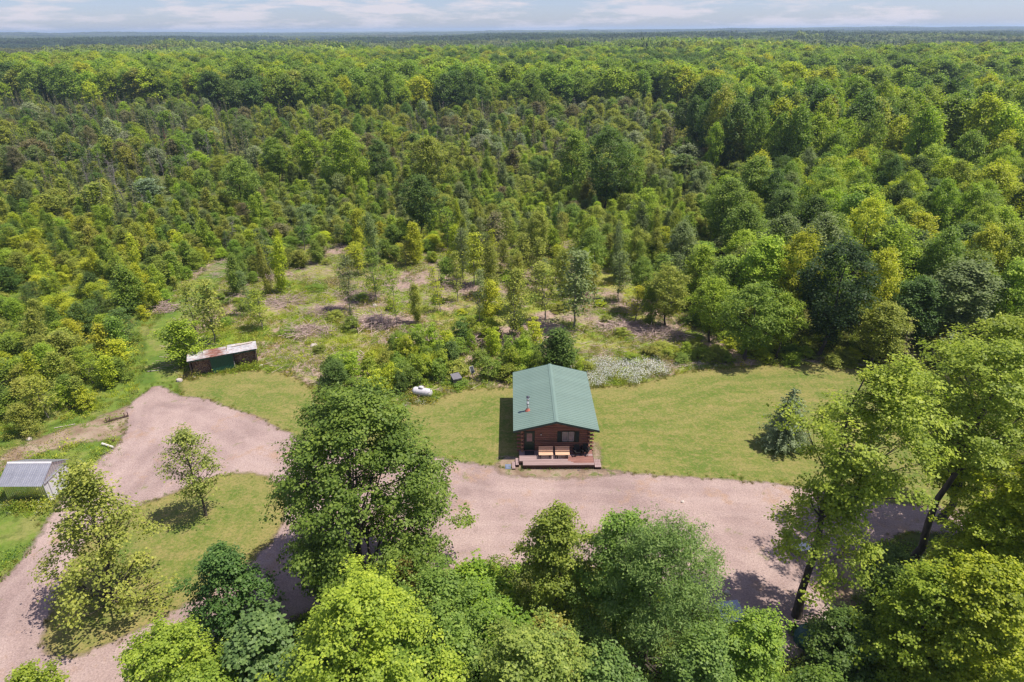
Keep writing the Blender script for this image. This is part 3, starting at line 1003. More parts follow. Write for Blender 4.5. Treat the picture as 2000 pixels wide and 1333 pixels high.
M_tinroof = tin_roof()
nr_ = 9
w = (WL + .3) / nr_
slope = math.atan2(WH0 - WH1, WD)
mats = [M_tinroof] * 9
for k in range(nr_):
    ext = .35 if k in (5, 6) else 0
    mb = MB(); n = 9
    for i in range(n * 2 + 1):
        x = i * w * 1.04 / (n * 2)
        h = .022 * math.sin(i * math.pi * 1.0) + (.02 if i % 2 else 0)
        mb.v += [(x, 0, h), (x, WD + .6 + ext, h)]
    for i in range(n * 2): mb.f.append((2 * i, 2 * i + 2, 2 * i + 3, 2 * i + 1))
    o = mb.build('roof_sheet', mats[k], ws)
    o.location = (-.15 + k * w, -.36, WH0 + .03 + .014 * (k % 3))
    o.rotation_euler = (-slope, 0, R([0, 1, -1, .6, 0, -3, 1, 0, -1][k]))
for k, (x, y, l, a) in enumerate(((4.6, 1.9, 2.2, 4), (5.0, 2.15, 1.9, -2))):
    o = MB().box(0, l, -.09, .09, 0, .05).build('loose_board', M_plank)
    p = ws.matrix_basis if False else Matrix.Translation(pL) @ Matrix.Rotation(wyaw, 4, 'Z')
    o.matrix_world = p @ Matrix.Translation((x, y, WH0 - .02 + .05 * k - (WH0 - WH1) * y / WD + .09)) @ Matrix.Rotation(R(a), 4, 'Z')
    prop(o, ['long bleached board lying loose on the woodshed roof, nearer the front', 'shorter bleached board lying loose at the back of the woodshed roof'][k], 'board', 'loose boards on the woodshed roof')
for x0, x1, zt, lab in ((.18, 2.0, 1.72, 'stacked split firewood in the left bay of the woodshed, beside the grass track'), (4.7, WL - .22, 1.62, 'stacked split firewood in the right bay of the woodshed, near the clearing')):
    st = thing('firewood_stack', lab, 'firewood', Matrix.Translation(pL) @ Matrix.Rotation(wyaw, 4, 'Z') @ Vector((x0, .45, 0)), wyaw, 'firewood stacks')
    mb = MB(); rr = random.Random(int(x0 * 100))
    z = .08; row = 0
    while z < zt:
        x = rr.uniform(.06, .1)
        top = zt - .25 * abs(math.sin(x0 + row))
        while x < x1 - x0:
            r = rr.uniform(.055, .095); y = rr.uniform(-.05, .12)
            mb.bar((x, y, z + rr.uniform(-.02, .02)), (x + rr.uniform(-.03, .03), y + .42, z), r, n=rr.choice((3, 4, 5, 6)))
            x += r * 1.95
        z += .135; row += 1
    prop(mb.build('split_logs', M_fire, st), kind='stuff')
    MB().box(0, x1 - x0, .55, 1.3, .04, zt - .15).build('rear_rows', M_fire, st)

# ------------------------------------------------------------------ propane tank
tk = thing('propane_tank', 'white horizontal propane tank at the edge of the lawn', 'propane tank', at(825, 779) + Vector((0, .3, 0)), R(-17))
r, hl = .43, .78
prof = [(0, -hl - .34)] + [(r * math.sin(t), -hl - .34 * math.cos(t)) for t in np.linspace(.25, math.pi / 2, 7)]
prof += [(r, z) for z in (-.3, .3)] + [(r * math.sin(t), hl + .34 * math.cos(t)) for t in np.linspace(math.pi / 2, .25, 7)] + [(0, hl + .34)]
MB().lathe(prof, 32, Matrix.Translation((0, 0, .68)) @ Matrix.Rotation(R(90), 4, 'Y')).build('tank_body', M_tank, tk, True)
for x in (-.52, .52):
    MB().lathe([(r + .001, -.03), (r + .006, -.03), (r + .006, .03), (r + .001, .03)], 32, Matrix.Translation((x, 0, .68)) @ Matrix.Rotation(R(90), 4, 'Y')).build('weld_band', M_tank, tk, True)
    MB().box(x - .06, x + .06, -.32, .32, .12, .36).build('saddle', M_tankgrey, tk)
    MB().box(x - .12, x + .12, -.38, .38, 0, .12).build('footing_block', M_concrete, tk)
dome = MB().lathe([(.20, 0), (.20, .15), (.17, .21), (.08, .245), (0, .25)], 20, Matrix.Translation((-.1, 0, 1.09)) @ Matrix.Scale(1.5, 4, (1, 0, 0))).build('valve_dome', M_tank, tk, True)
MB().box(-.36, .16, -.215, -.20, 1.10, 1.17).build('dome_gap_strip', M_tankgrey, dome)  # solid dark grey strip across the dome's lower front edge

# grey cabinet and small panel
pb = at(891, 756)
bx = thing('utility_cabinet', 'dark grey lidded cabinet at the lawn edge beyond the propane tank', 'cabinet', pb + Vector((0, .45, 0)), R(24))
MB().box(-.46, .46, -.50, .50, .06, .98).build('cabinet_body', M_boxgrey, bx)
mb = MB()
mb.add([(-.51, -.56, .985), (.51, -.56, .985), (.51, .54, 1.13), (-.51, .54, 1.13), (-.51, -.56, 1.04), (.51, -.56, 1.04), (.51, .54, 1.19), (-.51, .54, 1.19)],
       [(0, 3, 2, 1), (4, 5, 6, 7), (0, 1, 5, 4), (1, 2, 6, 5), (2, 3, 7, 6), (3, 0, 4, 7)])
mb.build('lid', M_boxlid, bx)
MB().box(-.12, .12, -.585, -.562, .93, .97).build('latch', M_tankgrey, bx)
MB().box(-.40, .40, -.44, .44, 0, .058).build('plinth', M_oldwood, bx)
ps = thing('solar_panel', 'small tilted panel with a pale frame on a post behind the grey cabinet', 'solar panel', at(922, 741) + Vector((0, .3, 0)), R(38))
MB().bar((0, 0, 0), (0, 0, 1.0), .03, n=8).build('post', M_tankgrey, ps)
Mp = Matrix.Translation((0, -.02, 1.05)) @ Matrix.Rotation(R(-30), 4, 'X')
MB().box(-.22, .22, -.012, .012, -.36, .36, Mp).build('panel_face', M_cell, ps)
mb = MB().box(-.26, -.222, -.025, .02, -.40, .40, Mp).box(.222, .26, -.025, .02, -.40, .40, Mp).box(-.2215, .2215, -.025, .02, -.40, -.362, Mp).box(-.2215, .2215, -.025, .02, .362, .40, Mp)
mb.build('panel_frame', M_frame, ps)

# ------------------------------------------------------------------ small things lying about
def rock(px, py, s, label, mat=None, sq=.7, grp='pale stones by the drive'):
    rr = np.random.default_rng(int(px * 7 + py))
    mb = MB()
    n1, n2 = 10, 6
    vs = [(0, 0, -s * .3)]
    for j in range(1, n2):
        for i in range(n1):
            t = 2 * math.pi * i / n1; ph = math.pi * j / n2
            k = s * (1 + rr.uniform(-.22, .22))
            vs.append((k * math.sin(ph) * math.cos(t), k * .8 * math.sin(ph) * math.sin(t), -k * sq * math.cos(ph)))
    vs.append((0, 0, s * sq))
    fs = [(0, 1 + (i + 1) % n1, 1 + i) for i in range(n1)]
    for j in range(n2 - 2):
        for i in range(n1):
            a = 1 + j * n1
            fs.append((a + i, a + (i + 1) % n1, a + n1 + (i + 1) % n1, a + n1 + i))
    a = 1 + (n2 - 2) * n1
    fs += [(a + i, a + (i + 1) % n1, a + n1) for i in range(n1)]
    o = mb.add(vs, fs).build('stone', mat or M_stone)
    o.location = at(px, py) + Vector((0, 0, s * sq * .55))
    o.rotation_euler = (0, 0, rr.uniform(0, 6))
    return prop(o, label, 'stone', grp)


rock(351, 745, .36, 'large pale stone at the end of the grass track, by the woodshed')
rock(379, 739, .24, 'smaller grey stone at the left corner post of the woodshed')
rock(510, 717, .30, 'pale stone at the right corner post of the woodshed')
rock(613, 678, .42, 'white stone among the weeds right of the woodshed')
rock(650, 618, .42, 'white stone between brush piles in the clearing')
rock(733, 599, .34, 'pale stone beyond the largest brush pile in the clearing')
rock(1333, 981, .17, 'small white stone lying alone on the wide gravel', sq=.5)
rock(104, 978, .24, 'pale stone at the front corner of the metal shed')
rock(143, 936, .22, 'dark stone at the rear door corner of the metal shed', M_rusty)
rock(57, 860, .26, 'grey stone on the bare dirt strip above the metal shed')
rock(222, 862, .22, 'dark stone at the end of the birch log', M_rusty)
rock(1420, 1160, .22, 'white stone at the gravel edge beside the feathery tree')

lg = MB().bar((-.75, 0, 0), (.75, .02, .02), .13, .10, 10).build('birch_log', M_birch)
lg.location = at(211, 873) + Vector((0, 0, .13)); lg.rotation_euler = (0, 0, R(-24))
prop(lg, 'short white birch log lying at the gravel edge', 'log')
for k, (px, py, l, a) in enumerate(((127, 834, 1.8, 22), (300, 726, 1.4, 10), (590, 668, 2.2, 12), (540, 700, 1.5, 30))):
    o = MB().bar((-l / 2, 0, 0), (l / 2, 0, .03), .05, .035, 7).build('pale_stick', M_plank)
    o.location = at(px, py) + Vector((0, 0, .07)); o.rotation_euler = (0, 0, R(a))
    prop(o, ['long pale stick lying on the bare dirt strip', 'short pale stick at the foot of the grass track', 'long pale pole in the weeds beyond the woodshed', 'bleached stick on the grass right of the woodshed'][k], 'stick', 'loose sticks')
rk = thing('iron_drag', 'rusty iron bar with upright pegs at both ends beside the gravel', 'farm tool', at(230, 820), math.atan2(at(252, 813).y - at(208, 825).y, at(252, 813).x - at(208, 825).x))
LL = (at(252, 813) - at(208, 825)).length / 2
MB().box(-LL, LL, -.05, .05, .10, .20).build('bar', M_rusty, rk)
for x in (-LL + .05, -LL + .35, LL - .35, LL - .05):
    MB().box(x - .04, x + .04, -.04, .04, .0, .55).build('peg', M_rusty, rk)

# half hidden things under the trees at the lower right
bs = thing('sheet_metal_box', 'pale blue sheet metal lean-to roof peeking out beside the feathery tree', 'lean-to', at(1432, 1215), R(8))
for k in range(6):
    o = ribbed(.26, 1.5, .13, .03, .05).build('roof_sheet', M_bluesheet, bs)
    o.matrix_local = Matrix.Translation((-1.15 + k * .265, -.8, 1.02)) @ Matrix.Rotation(R(-84), 4, 'X')
MB().box(-1.15, .42, -.72, .62, .0, .98).build('box_wall', M_deckdark, bs)
tbl = thing('garden_table', 'white plastic garden table under the low maple boughs at the gravel edge', 'table', at(1562, 1082), R(12))
MB().box(-.65, .65, -.42, .42, .70, .74).build('table_top', M_plastic, tbl)
for sx in (-1, 1):
    for sy in (-1, 1):
        MB().bar((sx * .5, sy * .3, .70), (sx * .56, sy * .35, 0), .035, .025, 8).build('leg', M_plastic, tbl)
pbn = thing('picnic_table', 'grey plank picnic table in the shade under the right-hand trees', 'picnic table', at(1636, 1238), R(-12))
for k in range(4):
    MB().box(-.95, .95, -.32 + k * .165, -.32 + k * .165 + .15, .72, .76).build('top_plank', M_plank, pbn)
for sy in (-1, 1):
    MB().box(-.95, .95, sy * .72 - .14, sy * .72 + .14, .42, .46).build('bench_plank', M_plank, pbn)
for x in (-.6, .6):
    MB().bar((x, -.75, 0), (x, .28, .72), .045, n=4).bar((x, .75, 0), (x, -.28, .72), .045, n=4).box(x - .03, x + .03, -.72, .72, .36, .418).build('leg_frame', M_oldwood, pbn)
tr = MB().lathe([(1.0, 0), (.98, .35), (.8, .75), (.45, 1.0), (0, 1.08)], 14, Matrix.Scale(1.25, 4, (1, 0, 0))).build('tarp_heap', M_tarp)
tr.location = at(1588, 1252)
prop(tr, 'dark teal tarp over a mound at the foot of the leaning maple', 'tarp')

# ------------------------------------------------------------------ plants: mesh makers
def unit(a):
    return a / (np.linalg.norm(a, axis=-1, keepdims=True) + 1e-9)


def leaves(C, N, size, g, aspect=.8, fold=.18):
    """One folded kite per leaf: 4 corners, set at C facing N."""
    n = len(C)
    t = unit(np.cross(N, g.normal(size=(n, 3))))
    b = np.cross(N, t)
    L = (size * g.uniform(.65, 1.3, n))[:, None]
    Wd = L * aspect
    P = np.empty((n, 4, 3))
    P[:, 0] = C - t * L * .5
    P[:, 1] = C + b * Wd * .5 - N * L * fold
    P[:, 2] = C + t * L * .5
    P[:, 3] = C - b * Wd * .5 - N * L * fold
    return P.reshape(-1, 3), np.arange(n * 4).reshape(n, 4)


def tube(pts, rad, n=6):
    pts = np.asarray(pts, float); k = len(pts)
    d = unit(np.gradient(pts, axis=0))
    ref = np.where(np.abs(d[:, 2:3]) > .9, np.array([[1., 0, 0]]), np.array([[0, 0, 1.]]))
    a = unit(np.cross(d, ref)); b = np.cross(d, a)
    th = np.arange(n) * 2 * np.pi / n
    V = pts[:, None] + (a[:, None] * np.cos(th)[None, :, None] + b[:, None] * np.sin(th)[None, :, None]) * np.asarray(rad)[:, None, None]
    i = np.arange(k - 1)[:, None] * n; j = np.arange(n)[None]
    F = np.stack([i + j, i + (j + 1) % n, i + n + (j + 1) % n, i + n + j], -1).reshape(-1, 4)
    return V.reshape(-1, 3), F


def join(parts):
    Vs, Fs, o = [], [], 0
    for v, f in parts:
        Vs.append(v); Fs.append(f + o); o += len(v)
    return np.concatenate(Vs), np.concatenate(Fs)


PROF = {
    'maple': lambda t: np.clip(np.sin(np.pi * np.clip(t, 0, 1) ** 1.22) ** .55 * 1.02, .2, 1),
    'tall': lambda t: np.clip(np.sin(np.pi * np.clip(t, 0, 1) ** 1.08) ** .5, .22, 1),
    'dome': lambda t: np.sqrt(np.clip(1 - (np.clip(t, 0, 1) * .97) ** 2.2, .03, 1)),
    'pear': lambda t: np.clip(np.where(t < .28, .72 + t, 1.0 - ((t - .28) / .72) ** 1.7 * .86), .1, 1),
    'cone': lambda t: np.clip(1.02 - t, .03, 1) ** .85,
    'oval': lambda t: np.clip(np.sin(np.pi * (.10 + .90 * np.clip(t, 0, 1)) ** .92) ** .50, .2, 1),
    'egg': lambda t: np.clip(np.where(t < .25, .8 + t * .8, 1.0 - ((t - .25) / .75) ** .82 * .88), .1, 1),
    'slim': lambda t: np.clip(np.sin(np.pi * np.clip(t, 0, 1) ** .7) ** .8, .08, 1),
}


def broadleaf(seed, H, base, rad, prof, nclump, nsub, nleaf, leaf, cr, sr, up=.85, wob=.26, trunk_r=.2, limbs=18, lean=(0, 0), aspect=.8, flat=.36, jitter=.42, inner=.35, dz=.66, gap=1.25, bare=None):
    """Tree of leaf sprays on boughs. Returns (crown V, F, tint), (wood V, F)."""
    g = np.random.default_rng(seed)
    i = np.arange(nclump)
    t = (i + g.uniform(.1, .9, nclump)) / nclump
    t = t ** .9
    az = i * 2.39996 + g.uniform(-.5, .5, nclump)
    lob = 1 + wob * (np.sin(az * 2 + g.uniform(0, 6)) * .5 + np.sin(az * 3 + t * 5 + g.uniform(0, 6)) * .5) + g.uniform(-wob, wob, nclump) * .6
    rf = np.sqrt(g.uniform(inner, 1.0, nclump))
    pr = PROF[prof](t) * rad
    r = np.maximum(pr * lob * rf - cr * .35, 0)
    z = base + t * (H - base - cr * .4) + g.normal(0, .2, nclump) * cr
    top = np.stack([np.cos(az) * r, np.sin(az) * r, z], 1)
    top[:, 0] += lean[0] * z; top[:, 1] += lean[1] * z
    cs = cr * g.uniform(.55, 1.45, nclump)
    # shoots that break the outline, and sectors where a bough is missing
    out_ = g.random(nclump) < .12
    top[out_, :2] *= 1.28; cs[out_] *= .7
    p1, p2 = g.uniform(0, 6.28, 2)
    hole = (np.sin(az * 2 + t * 6 + p1) + np.sin(az * 3 - t * 9 + p2) > gap) & (rf > .75)
    kp = ~hole
    top, cs, az, t = top[kp], cs[kp], az[kp], t[kp]
    nclump = len(top)
    # sub clumps on the upper shells of the boughs
    D = g.normal(size=(nclump, nsub, 3)); D[..., 2] = D[..., 2] * .8 + .30
    D = unit(D)
    S_ = top[:, None] + D * cs[:, None, None] * g.uniform(.35, 1.1, (nclump, nsub, 1)) * np.array([1, 1, dz])
    S_ = S_.reshape(-1, 3); Dn = D.reshape(-1, 3)
    ns = len(S_)
    axis = np.stack([lean[0] * S_[:, 2], lean[1] * S_[:, 2], np.full(ns, base + (H - base) * .35)], 1)
    outw = unit(S_ - axis)
    C = S_[:, None] + g.normal(size=(ns, nleaf, 3)) * sr * np.array([1, 1, flat])
    Nn = outw * .38 + Dn * .42 + np.array([0, 0, up])
    Nn = unit(Nn[:, None] + g.normal(size=(ns, nleaf, 3)) * jitter)
    C = C.reshape(-1, 3); Nn = Nn.reshape(-1, 3)
    keep = C[:, 2] > .12
    V, F = leaves(C, Nn, leaf, g, aspect)
    tint = np.repeat(g.normal(.5, .13, ns), nleaf) + g.normal(0, .16, len(C)) + np.repeat(np.repeat(g.normal(0, .08, nclump), nsub), nleaf)
    F = F[keep]; tint = np.clip(tint[keep], 0, 1)
    # wood
    parts = []
    zt = np.linspace(0, 1, 9)
    wob_ = np.cumsum(g.normal(0, .012 * H, (9, 2)), 0); wob_[0] = 0
    hz = zt * (base + (H - base) * .9)
    tr = np.column_stack([wob_[:, 0] + lean[0] * hz, wob_[:, 1] + lean[1] * hz, hz - .15])
    trr = trunk_r * (1 - zt * .88) * np.where(zt == 0, 1.35, 1)
    parts.append(tube(tr, trr, 9))
    order = g.permutation(nclump)[:min(limbs, nclump)]
    for k in order:
        c = top[k]
        z0 = max(base * .75, c[2] - (.35 + .55 * np.hypot(c[0] - lean[0] * c[2], c[1] - lean[1] * c[2])) * g.uniform(.8, 1.3))
        z0 = min(max(z0, .25), hz[-1] * .97)
        s = np.array([np.interp(z0, hz, tr[:, q]) for q in range(3)])
        mid = s * .45 + c * .55 + np.array([0, 0, -.12 * np.linalg.norm(c - s)]) + g.normal(0, .12, 3)
        q = np.linspace(0, 1, 6)[:, None]
        pts = (1 - q) ** 2 * s + 2 * q * (1 - q) * mid + q ** 2 * c
        r0 = max(np.interp(z0, hz, trr) * .45, .012)
        parts.append(tube(pts, np.linspace(r0, r0 * .2, 6), 5))
        for sub in S_[k * nsub:(k + 1) * nsub][:4]:
            parts.append(tube([pts[3], (pts[4] + sub) / 2, sub], [r0 * .35, r0 * .22, r0 * .08], 3))
    wv, wf = join(parts)
    return (V, F, tint), (wv, wf)


def conifer(seed, H, rad, tiers, per, nleaf, size, base=.3, droop=.25, trunk_r=.12, gap=0., pw=.8):
    g = np.random.default_rng(seed)
    Cs, Ns, parts = [], [], []
    parts.append(tube([(0, 0, -.1), (0, 0, H * .5), (0, 0, H)], [trunk_r, trunk_r * .55, .015], 7))
    for k in range(tiers):
        t = (k + .5) / tiers
        z = base + (H - base) * t ** .95
        rr = rad * (1.02 - t) ** pw * g.uniform(.8, 1.12)
        m = max(4, int(per * (1.15 - t)))
        a0 = g.uniform(0, 6.3)
        for j in range(m):
            if g.random() < gap: continue
            a = a0 + j * 2 * np.pi / m + g.uniform(-.25, .25)
            L = rr * g.uniform(.72, 1.15)
            nn = max(3, int(nleaf * (.35 + .65 * L / rad)))
            s = g.uniform(.08, 1.0, nn) ** .8
            side = g.normal(0, .13, nn) * L * (1.15 - s)
            dz = (.22 - droop * s * 1.6 + .35 * s * s * droop) * L + g.normal(0, .05, nn) * L
            x = np.cos(a) * s * L - np.sin(a) * side; y = np.sin(a) * s * L + np.cos(a) * side
            Cs.append(np.stack([x, y, z + dz], 1))
            Ns.append(np.tile([np.cos(a) * .5, np.sin(a) * .5, .85], (nn, 1)) + g.normal(0, .45, (nn, 3)))
            parts.append(tube([(0, 0, z), (np.cos(a) * L * .9, np.sin(a) * L * .9, z + (.22 - droop) * L)], [.025, .006], 3))
    C = np.concatenate(Cs); N = unit(np.concatenate(Ns))
    V, F = leaves(C, N, size, g, .5, .1)
    tint = np.clip(g.normal(.5, .2, len(C)), 0, 1)
    return (V, F, tint), join(parts)


def snag(seed, H):
    g = np.random.default_rng(seed)
    parts = []
    hz = np.linspace(0, 1, 8)
    ln = g.normal(0, .05, 2)
    tr = np.column_stack([np.cumsum(g.normal(0, .012 * H, 8)) + ln[0] * hz * H, np.cumsum(g.normal(0, .012 * H, 8)) + ln[1] * hz * H, hz * H])
    parts.append(tube(tr, .13 * (1 - hz * .85), 6))
    for k in range(46):
        q = g.uniform(.22, .99)
        s = np.array([np.interp(q, hz, tr[:, c]) for c in range(3)])
        a = g.uniform(0, 6.28); L = (1.12 - q) * H * g.uniform(.12, .34)
        e = s + np.array([np.cos(a) * L, np.sin(a) * L, L * g.uniform(.15, .8)])
        parts.append(tube([s, (s + e) / 2 + g.normal(0, .08, 3), e], [.035, .024, .008], 3))
        for _ in range(3):
            w = s + (e - s) * g.uniform(.35, .95); b = w + g.normal(0, .35, 3) * L * .8 + np.array([0, 0, .2])
            parts.append(tube([w, b], [.014, .005], 3))
    return join(parts)


def weed(seed, h, spread, n, size, up=.4):
    g = np.random.default_rng(seed)
    r = spread * np.sqrt(g.random(n)); a = g.uniform(0, 6.28, n)
    z = h * g.uniform(.1, 1, n) * (1 - .5 * (r / spread) ** 2)
    C = np.stack([np.cos(a) * r, np.sin(a) * r, z], 1)
    N = unit(np.array([0, 0, up]) + g.normal(0, .55, (n, 3)))
    V, F = leaves(C, N, size, g, .55, .12)
    return V, F, np.clip(g.normal(.5, .2, n), 0, 1)


def blades(seed, h, spread, n, wd=.02):
    g = np.random.default_rng(seed)
    b = np.stack([g.normal(0, spread, n), g.normal(0, spread, n), np.zeros(n)], 1)
    d = g.normal(0, .35, (n, 3)); d[:, 2] = 1
    L = h * g.uniform(.5, 1.2, n)[:, None]
    sd_ = unit(np.cross(d, g.normal(size=(n, 3)))) * wd
    tip = b + d * L
    P = np.stack([b - sd_, b + sd_, tip + sd_ * .3, tip - sd_ * .3], 1)
    return P.reshape(-1, 3), np.arange(n * 4).reshape(n, 4), np.clip(g.normal(.5, .2, n), 0, 1)


class Plant:
    """A plant's meshes: crown and wood apart for single things, one joined mesh for masses."""
    def __init__(s, name, crown, wood, wood_mat=None):
        s.crown = np_mesh(name + '_crown', crown[0], crown[1], [M_leaf], tint=crown[2]) if crown is not None else None
        s.wood = np_mesh(name + '_trunk', wood[0], wood[1], [wood_mat or M_bark], smooth=True) if wood is not None else None


def mass_mesh(name, crown, wood, wood_mat=None):
    if wood is None:
        return np_mesh(name, crown[0], crown[1], [M_leaf_i], tint=crown[2])
    V = np.concatenate([crown[0], wood[0]]); F = np.concatenate([crown[1], wood[1] + len(crown[0])])
    fm = np.concatenate([np.zeros(len(crown[1]), int), np.ones(len(wood[1]), int)])
    tn = np.concatenate([crown[2], np.full(len(wood[1]), .5)])
    return np_mesh(name, V, F, [M_leaf_i, wood_mat or M_bark], fm, tn)


def plant_thing(name, label, cat, P, loc, scale=(1, 1, 1), rz=0., color=(.08, .13, .02), group=None, crown_name='crown', wood_name='trunk', tilt=(0, 0)):
    e = thing(name, label, cat, loc, rz, group)
    e.scale = scale
    e.rotation_euler = (tilt[0], tilt[1], rz)
    for me, nm in ((P.crown, crown_name), (P.wood, wood_name)):
        if me is None: continue
        c = bpy.data.objects.new(nm, me)
        COL.objects.link(c)
        c.parent = e
        c.color = (*color, 1)
    return e


# leaf colours (albedo)
YEL = (.375, .420, .036); BRI = (.268, .365, .040); MID = (.192, .280, .046); DRK = (.112, .182, .042); DEEP = (.052, .092, .032)
OLV = (.278, .315, .058); GRY = (.190, .245, .095); BLU = (.12, .175, .11); BRN = (.205, .190, .095); CON = (.082, .124, .052); TAM = (.180, .192, .090)
RED = (.24, .12, .08); SLV = (.28, .33, .20)


def vary(c, g, k=.16):
    c = np.array(c) * g.uniform(1 - k, 1 + k) * (1 + g.normal(0, .04, 3))
    return tuple(np.clip(c, .01, .6))


# ------------------------------------------------------------------ foreground trees, each grown to its own shape
def hero(name, label, cat, seed, base, H, rad, color, crown_base, prof='maple', nclump=90, nsub=9, nleaf=34, leaf=.17, cr=1.0, sr=.22, gain=1.62, lower=None, **k):
    cw, wd = broadleaf(seed, H, crown_base, rad, prof, nclump, nsub, nleaf, leaf, cr, sr, **k)
    if lower:       # a few low boughs under the main crown
        c2, w2 = broadleaf(seed + 500, *lower, nsub, nleaf, leaf, cr, sr, trunk_r=.05, limbs=lower[4], inner=.5)
        cw = (np.concatenate([cw[0], c2[0]]), np.concatenate([cw[1], c2[1] + len(cw[0])]), np.concatenate([cw[2], c2[2]]))
        wd = join([wd, w2])
    P = Plant(name, cw, wd)
    return plant_thing(name, label, cat, P, base, rz=0, color=(color[0] * gain * 1.05, color[1] * gain * 1.07, color[2] * gain * .92))


def under(px, py, h, fwd=0):
    """Foot of a tree whose top, h metres up, is seen at (px, py)."""
    p = at(px, py, h)
    return Vector((p.x, p.y + fwd, 0))


hero('maple_tree', 'large dense dark green maple standing between the gravel loop and the cabin', 'tree', 21, at(733, 1132), 15.4, 5.9, (.088, .130, .027), .5, 'oval', 210, 11, 32, .19, 1.25, .27, gap=1.75, trunk_r=.32, limbs=40, wob=.16, up=.6)
hero('young_maple', 'spreading thin-leaved olive green tree on the grass island, casting a shadow on the gravel', 'tree', 22, at(222, 1178), 11.6, 4.5, (.172, .190, .046), .8, 'egg', 135, 7, 12, .185, .75, .30, trunk_r=.14, limbs=60, wob=.16, inner=.2, lean=(.085, 0))
hero('sapling', 'slender sparse sapling with a leaning grey trunk on the grass island', 'tree', 23, at(403, 1008), 8.4, 2.3, (.155, .180, .052), 2.4, 'slim', 66, 6, 11, .17, .6, .26, trunk_r=.10, limbs=60, inner=.15, lean=(-.02, 0))
hero('young_maple', 'small dark green maple at the inner side of the gravel loop', 'tree', 24, at(474, 1248), 7.6, 2.5, (.055, .105, .030), .5, 'pear', 70, 9, 24, .17, .8, .2, trunk_r=.13, limbs=24)
hero('maple_tree', 'bright yellow-green maple in the foreground row, directly below the large dense maple', 'tree', 25, under(690, 1162, 12.5), 12.5, 3.9, (.165, .215, .030), 2.5, 'maple', 120, 10, 36, .15, .95, .19, trunk_r=.2, limbs=20)
hero('maple_tree', 'low yellow-green maple at the bottom edge beside the gravel loop', 'tree', 26, under(305, 1235, 8.5), 8.5, 2.7, (.150, .200, .030), 1.5, 'dome', 80, 9, 34, .14, .8, .17, trunk_r=.14, limbs=14)
hero('basswood_tree', 'grey-green large-leaved tree between the low yellow-green maple and the foreground row', 'tree', 27, under(490, 1218, 7.5), 7.5, 2.6, (.090, .140, .055), .8, 'dome', 70, 8, 18, .24, .8, .22, trunk_r=.14, limbs=14)
hero('ash_tree', 'mid green tree just right of the bright yellow-green foreground maple', 'tree', 28, under(850, 1128, 9.5), 9.5, 2.7, (.105, .160, .036), 1.2, 'maple', 85, 9, 32, .15, .85, .19, trunk_r=.15, limbs=16)
hero('young_ash', 'olive brown thin sapling rising behind the foreground row', 'tree', 29, under(800, 1090, 7.0), 7.0, 1.5, (.150, .130, .040), 2.5, 'slim', 36, 6, 14, .16, .5, .2, trunk_r=.06, limbs=30)
hero('sumac_tree', 'low bright green sumac clump at the lower gravel edge', 'tree', 30, under(935, 1112, 4.2), 4.2, 2.5, (.125, .195, .026), .3, 'dome', 60, 8, 22, .20, .7, .2, trunk_r=.07, limbs=22)
hero('sumac_tree', 'taller bright green sumac thicket below the first sumac clump', 'tree', 31, under(965, 1185, 6.0), 6.0, 2.4, (.110, .175, .028), .5, 'dome', 64, 8, 22, .20, .7, .2, trunk_r=.08, limbs=22)
hero('cherry_tree', 'golden green pointed tree before the wide gravel, left of the feathery tree', 'tree', 32, under(1088, 996, 9.6), 9.6, 2.9, (.128, .160, .030), .8, 'pear', 105, 9, 30, .15, .85, .2, trunk_r=.16, limbs=24)
hero('ash_tree', 'broad feathery grey-green tree before the wide gravel', 'tree', 33, under(1305, 1030, 11.6), 11.6, 4.1, (.105, .158, .050), 1.0, 'dome', 150, 10, 38, .17, 1.0, .24, trunk_r=.26, limbs=26, aspect=.34, up=.5)
hero('maple_tree', 'fresh green maple top rising behind the feathery tree, at its left shoulder', 'tree', 34, under(1225, 1005, 10.4), 10.4, 2.3, (.115, .180, .038), 2.5, 'maple', 62, 9, 32, .15, .8, .18, trunk_r=.14, limbs=14)
hero('maple_tree', 'pale yellow-green maple at the bottom edge below the golden green tree', 'tree', 35, under(1030, 1252, 10.5), 10.5, 3.1, (.145, .185, .046), 2.0, 'maple', 95, 10, 34, .15, .9, .18, trunk_r=.18, limbs=14)
hero('maple_tree', 'small bright maple at the bottom edge right of the feathery tree', 'tree', 36, under(1485, 1212, 7.2), 7.2, 2.3, (.135, .200, .034), .8, 'dome', 70, 9, 32, .14, .75, .17, trunk_r=.12, limbs=14)
hero('young_ash', 'yellow-olive sapling between the golden green tree and the feathery tree', 'tree', 37, under(1075, 1205, 7.5), 7.5, 1.5, (.165, .160, .036), 1.5, 'slim', 40, 7, 20, .15, .55, .19, trunk_r=.07, limbs=20)
hero('maple_tree', 'tall maple with a long bare trunk beside the gravel, left one of the tall pair', 'tree', 38, at(1556, 1204), 18.6, 3.6, (.165, .205, .032), 8.8, 'maple', 88, 9, 30, .18, 1.1, .25, trunk_r=.27, limbs=44, inner=.2, wob=.45, lower=(9.0, 4.8, 3.7, 'dome', 20), lean=(.115, .01))
hero('maple_tree', 'tall maple with a dark bare trunk crossing the gravel, right one of the tall pair', 'tree', 39, at(1772, 1104), 17.6, 4.1, (.160, .202, .032), 9.0, 'maple', 90, 9, 30, .18, 1.1, .25, trunk_r=.30, limbs=40, wob=.4, inner=.2, lean=(.09, .01))
hero('maple_tree', 'big yellow-green maple filling the lower right corner', 'tree', 40, Vector((31.0, 28.6, 0)), 14.5, 4.3, (.190, .220, .020), 1.5, 'pear', 150, 10, 34, .17, 1.1, .21, trunk_r=.28, limbs=24, wob=.2)
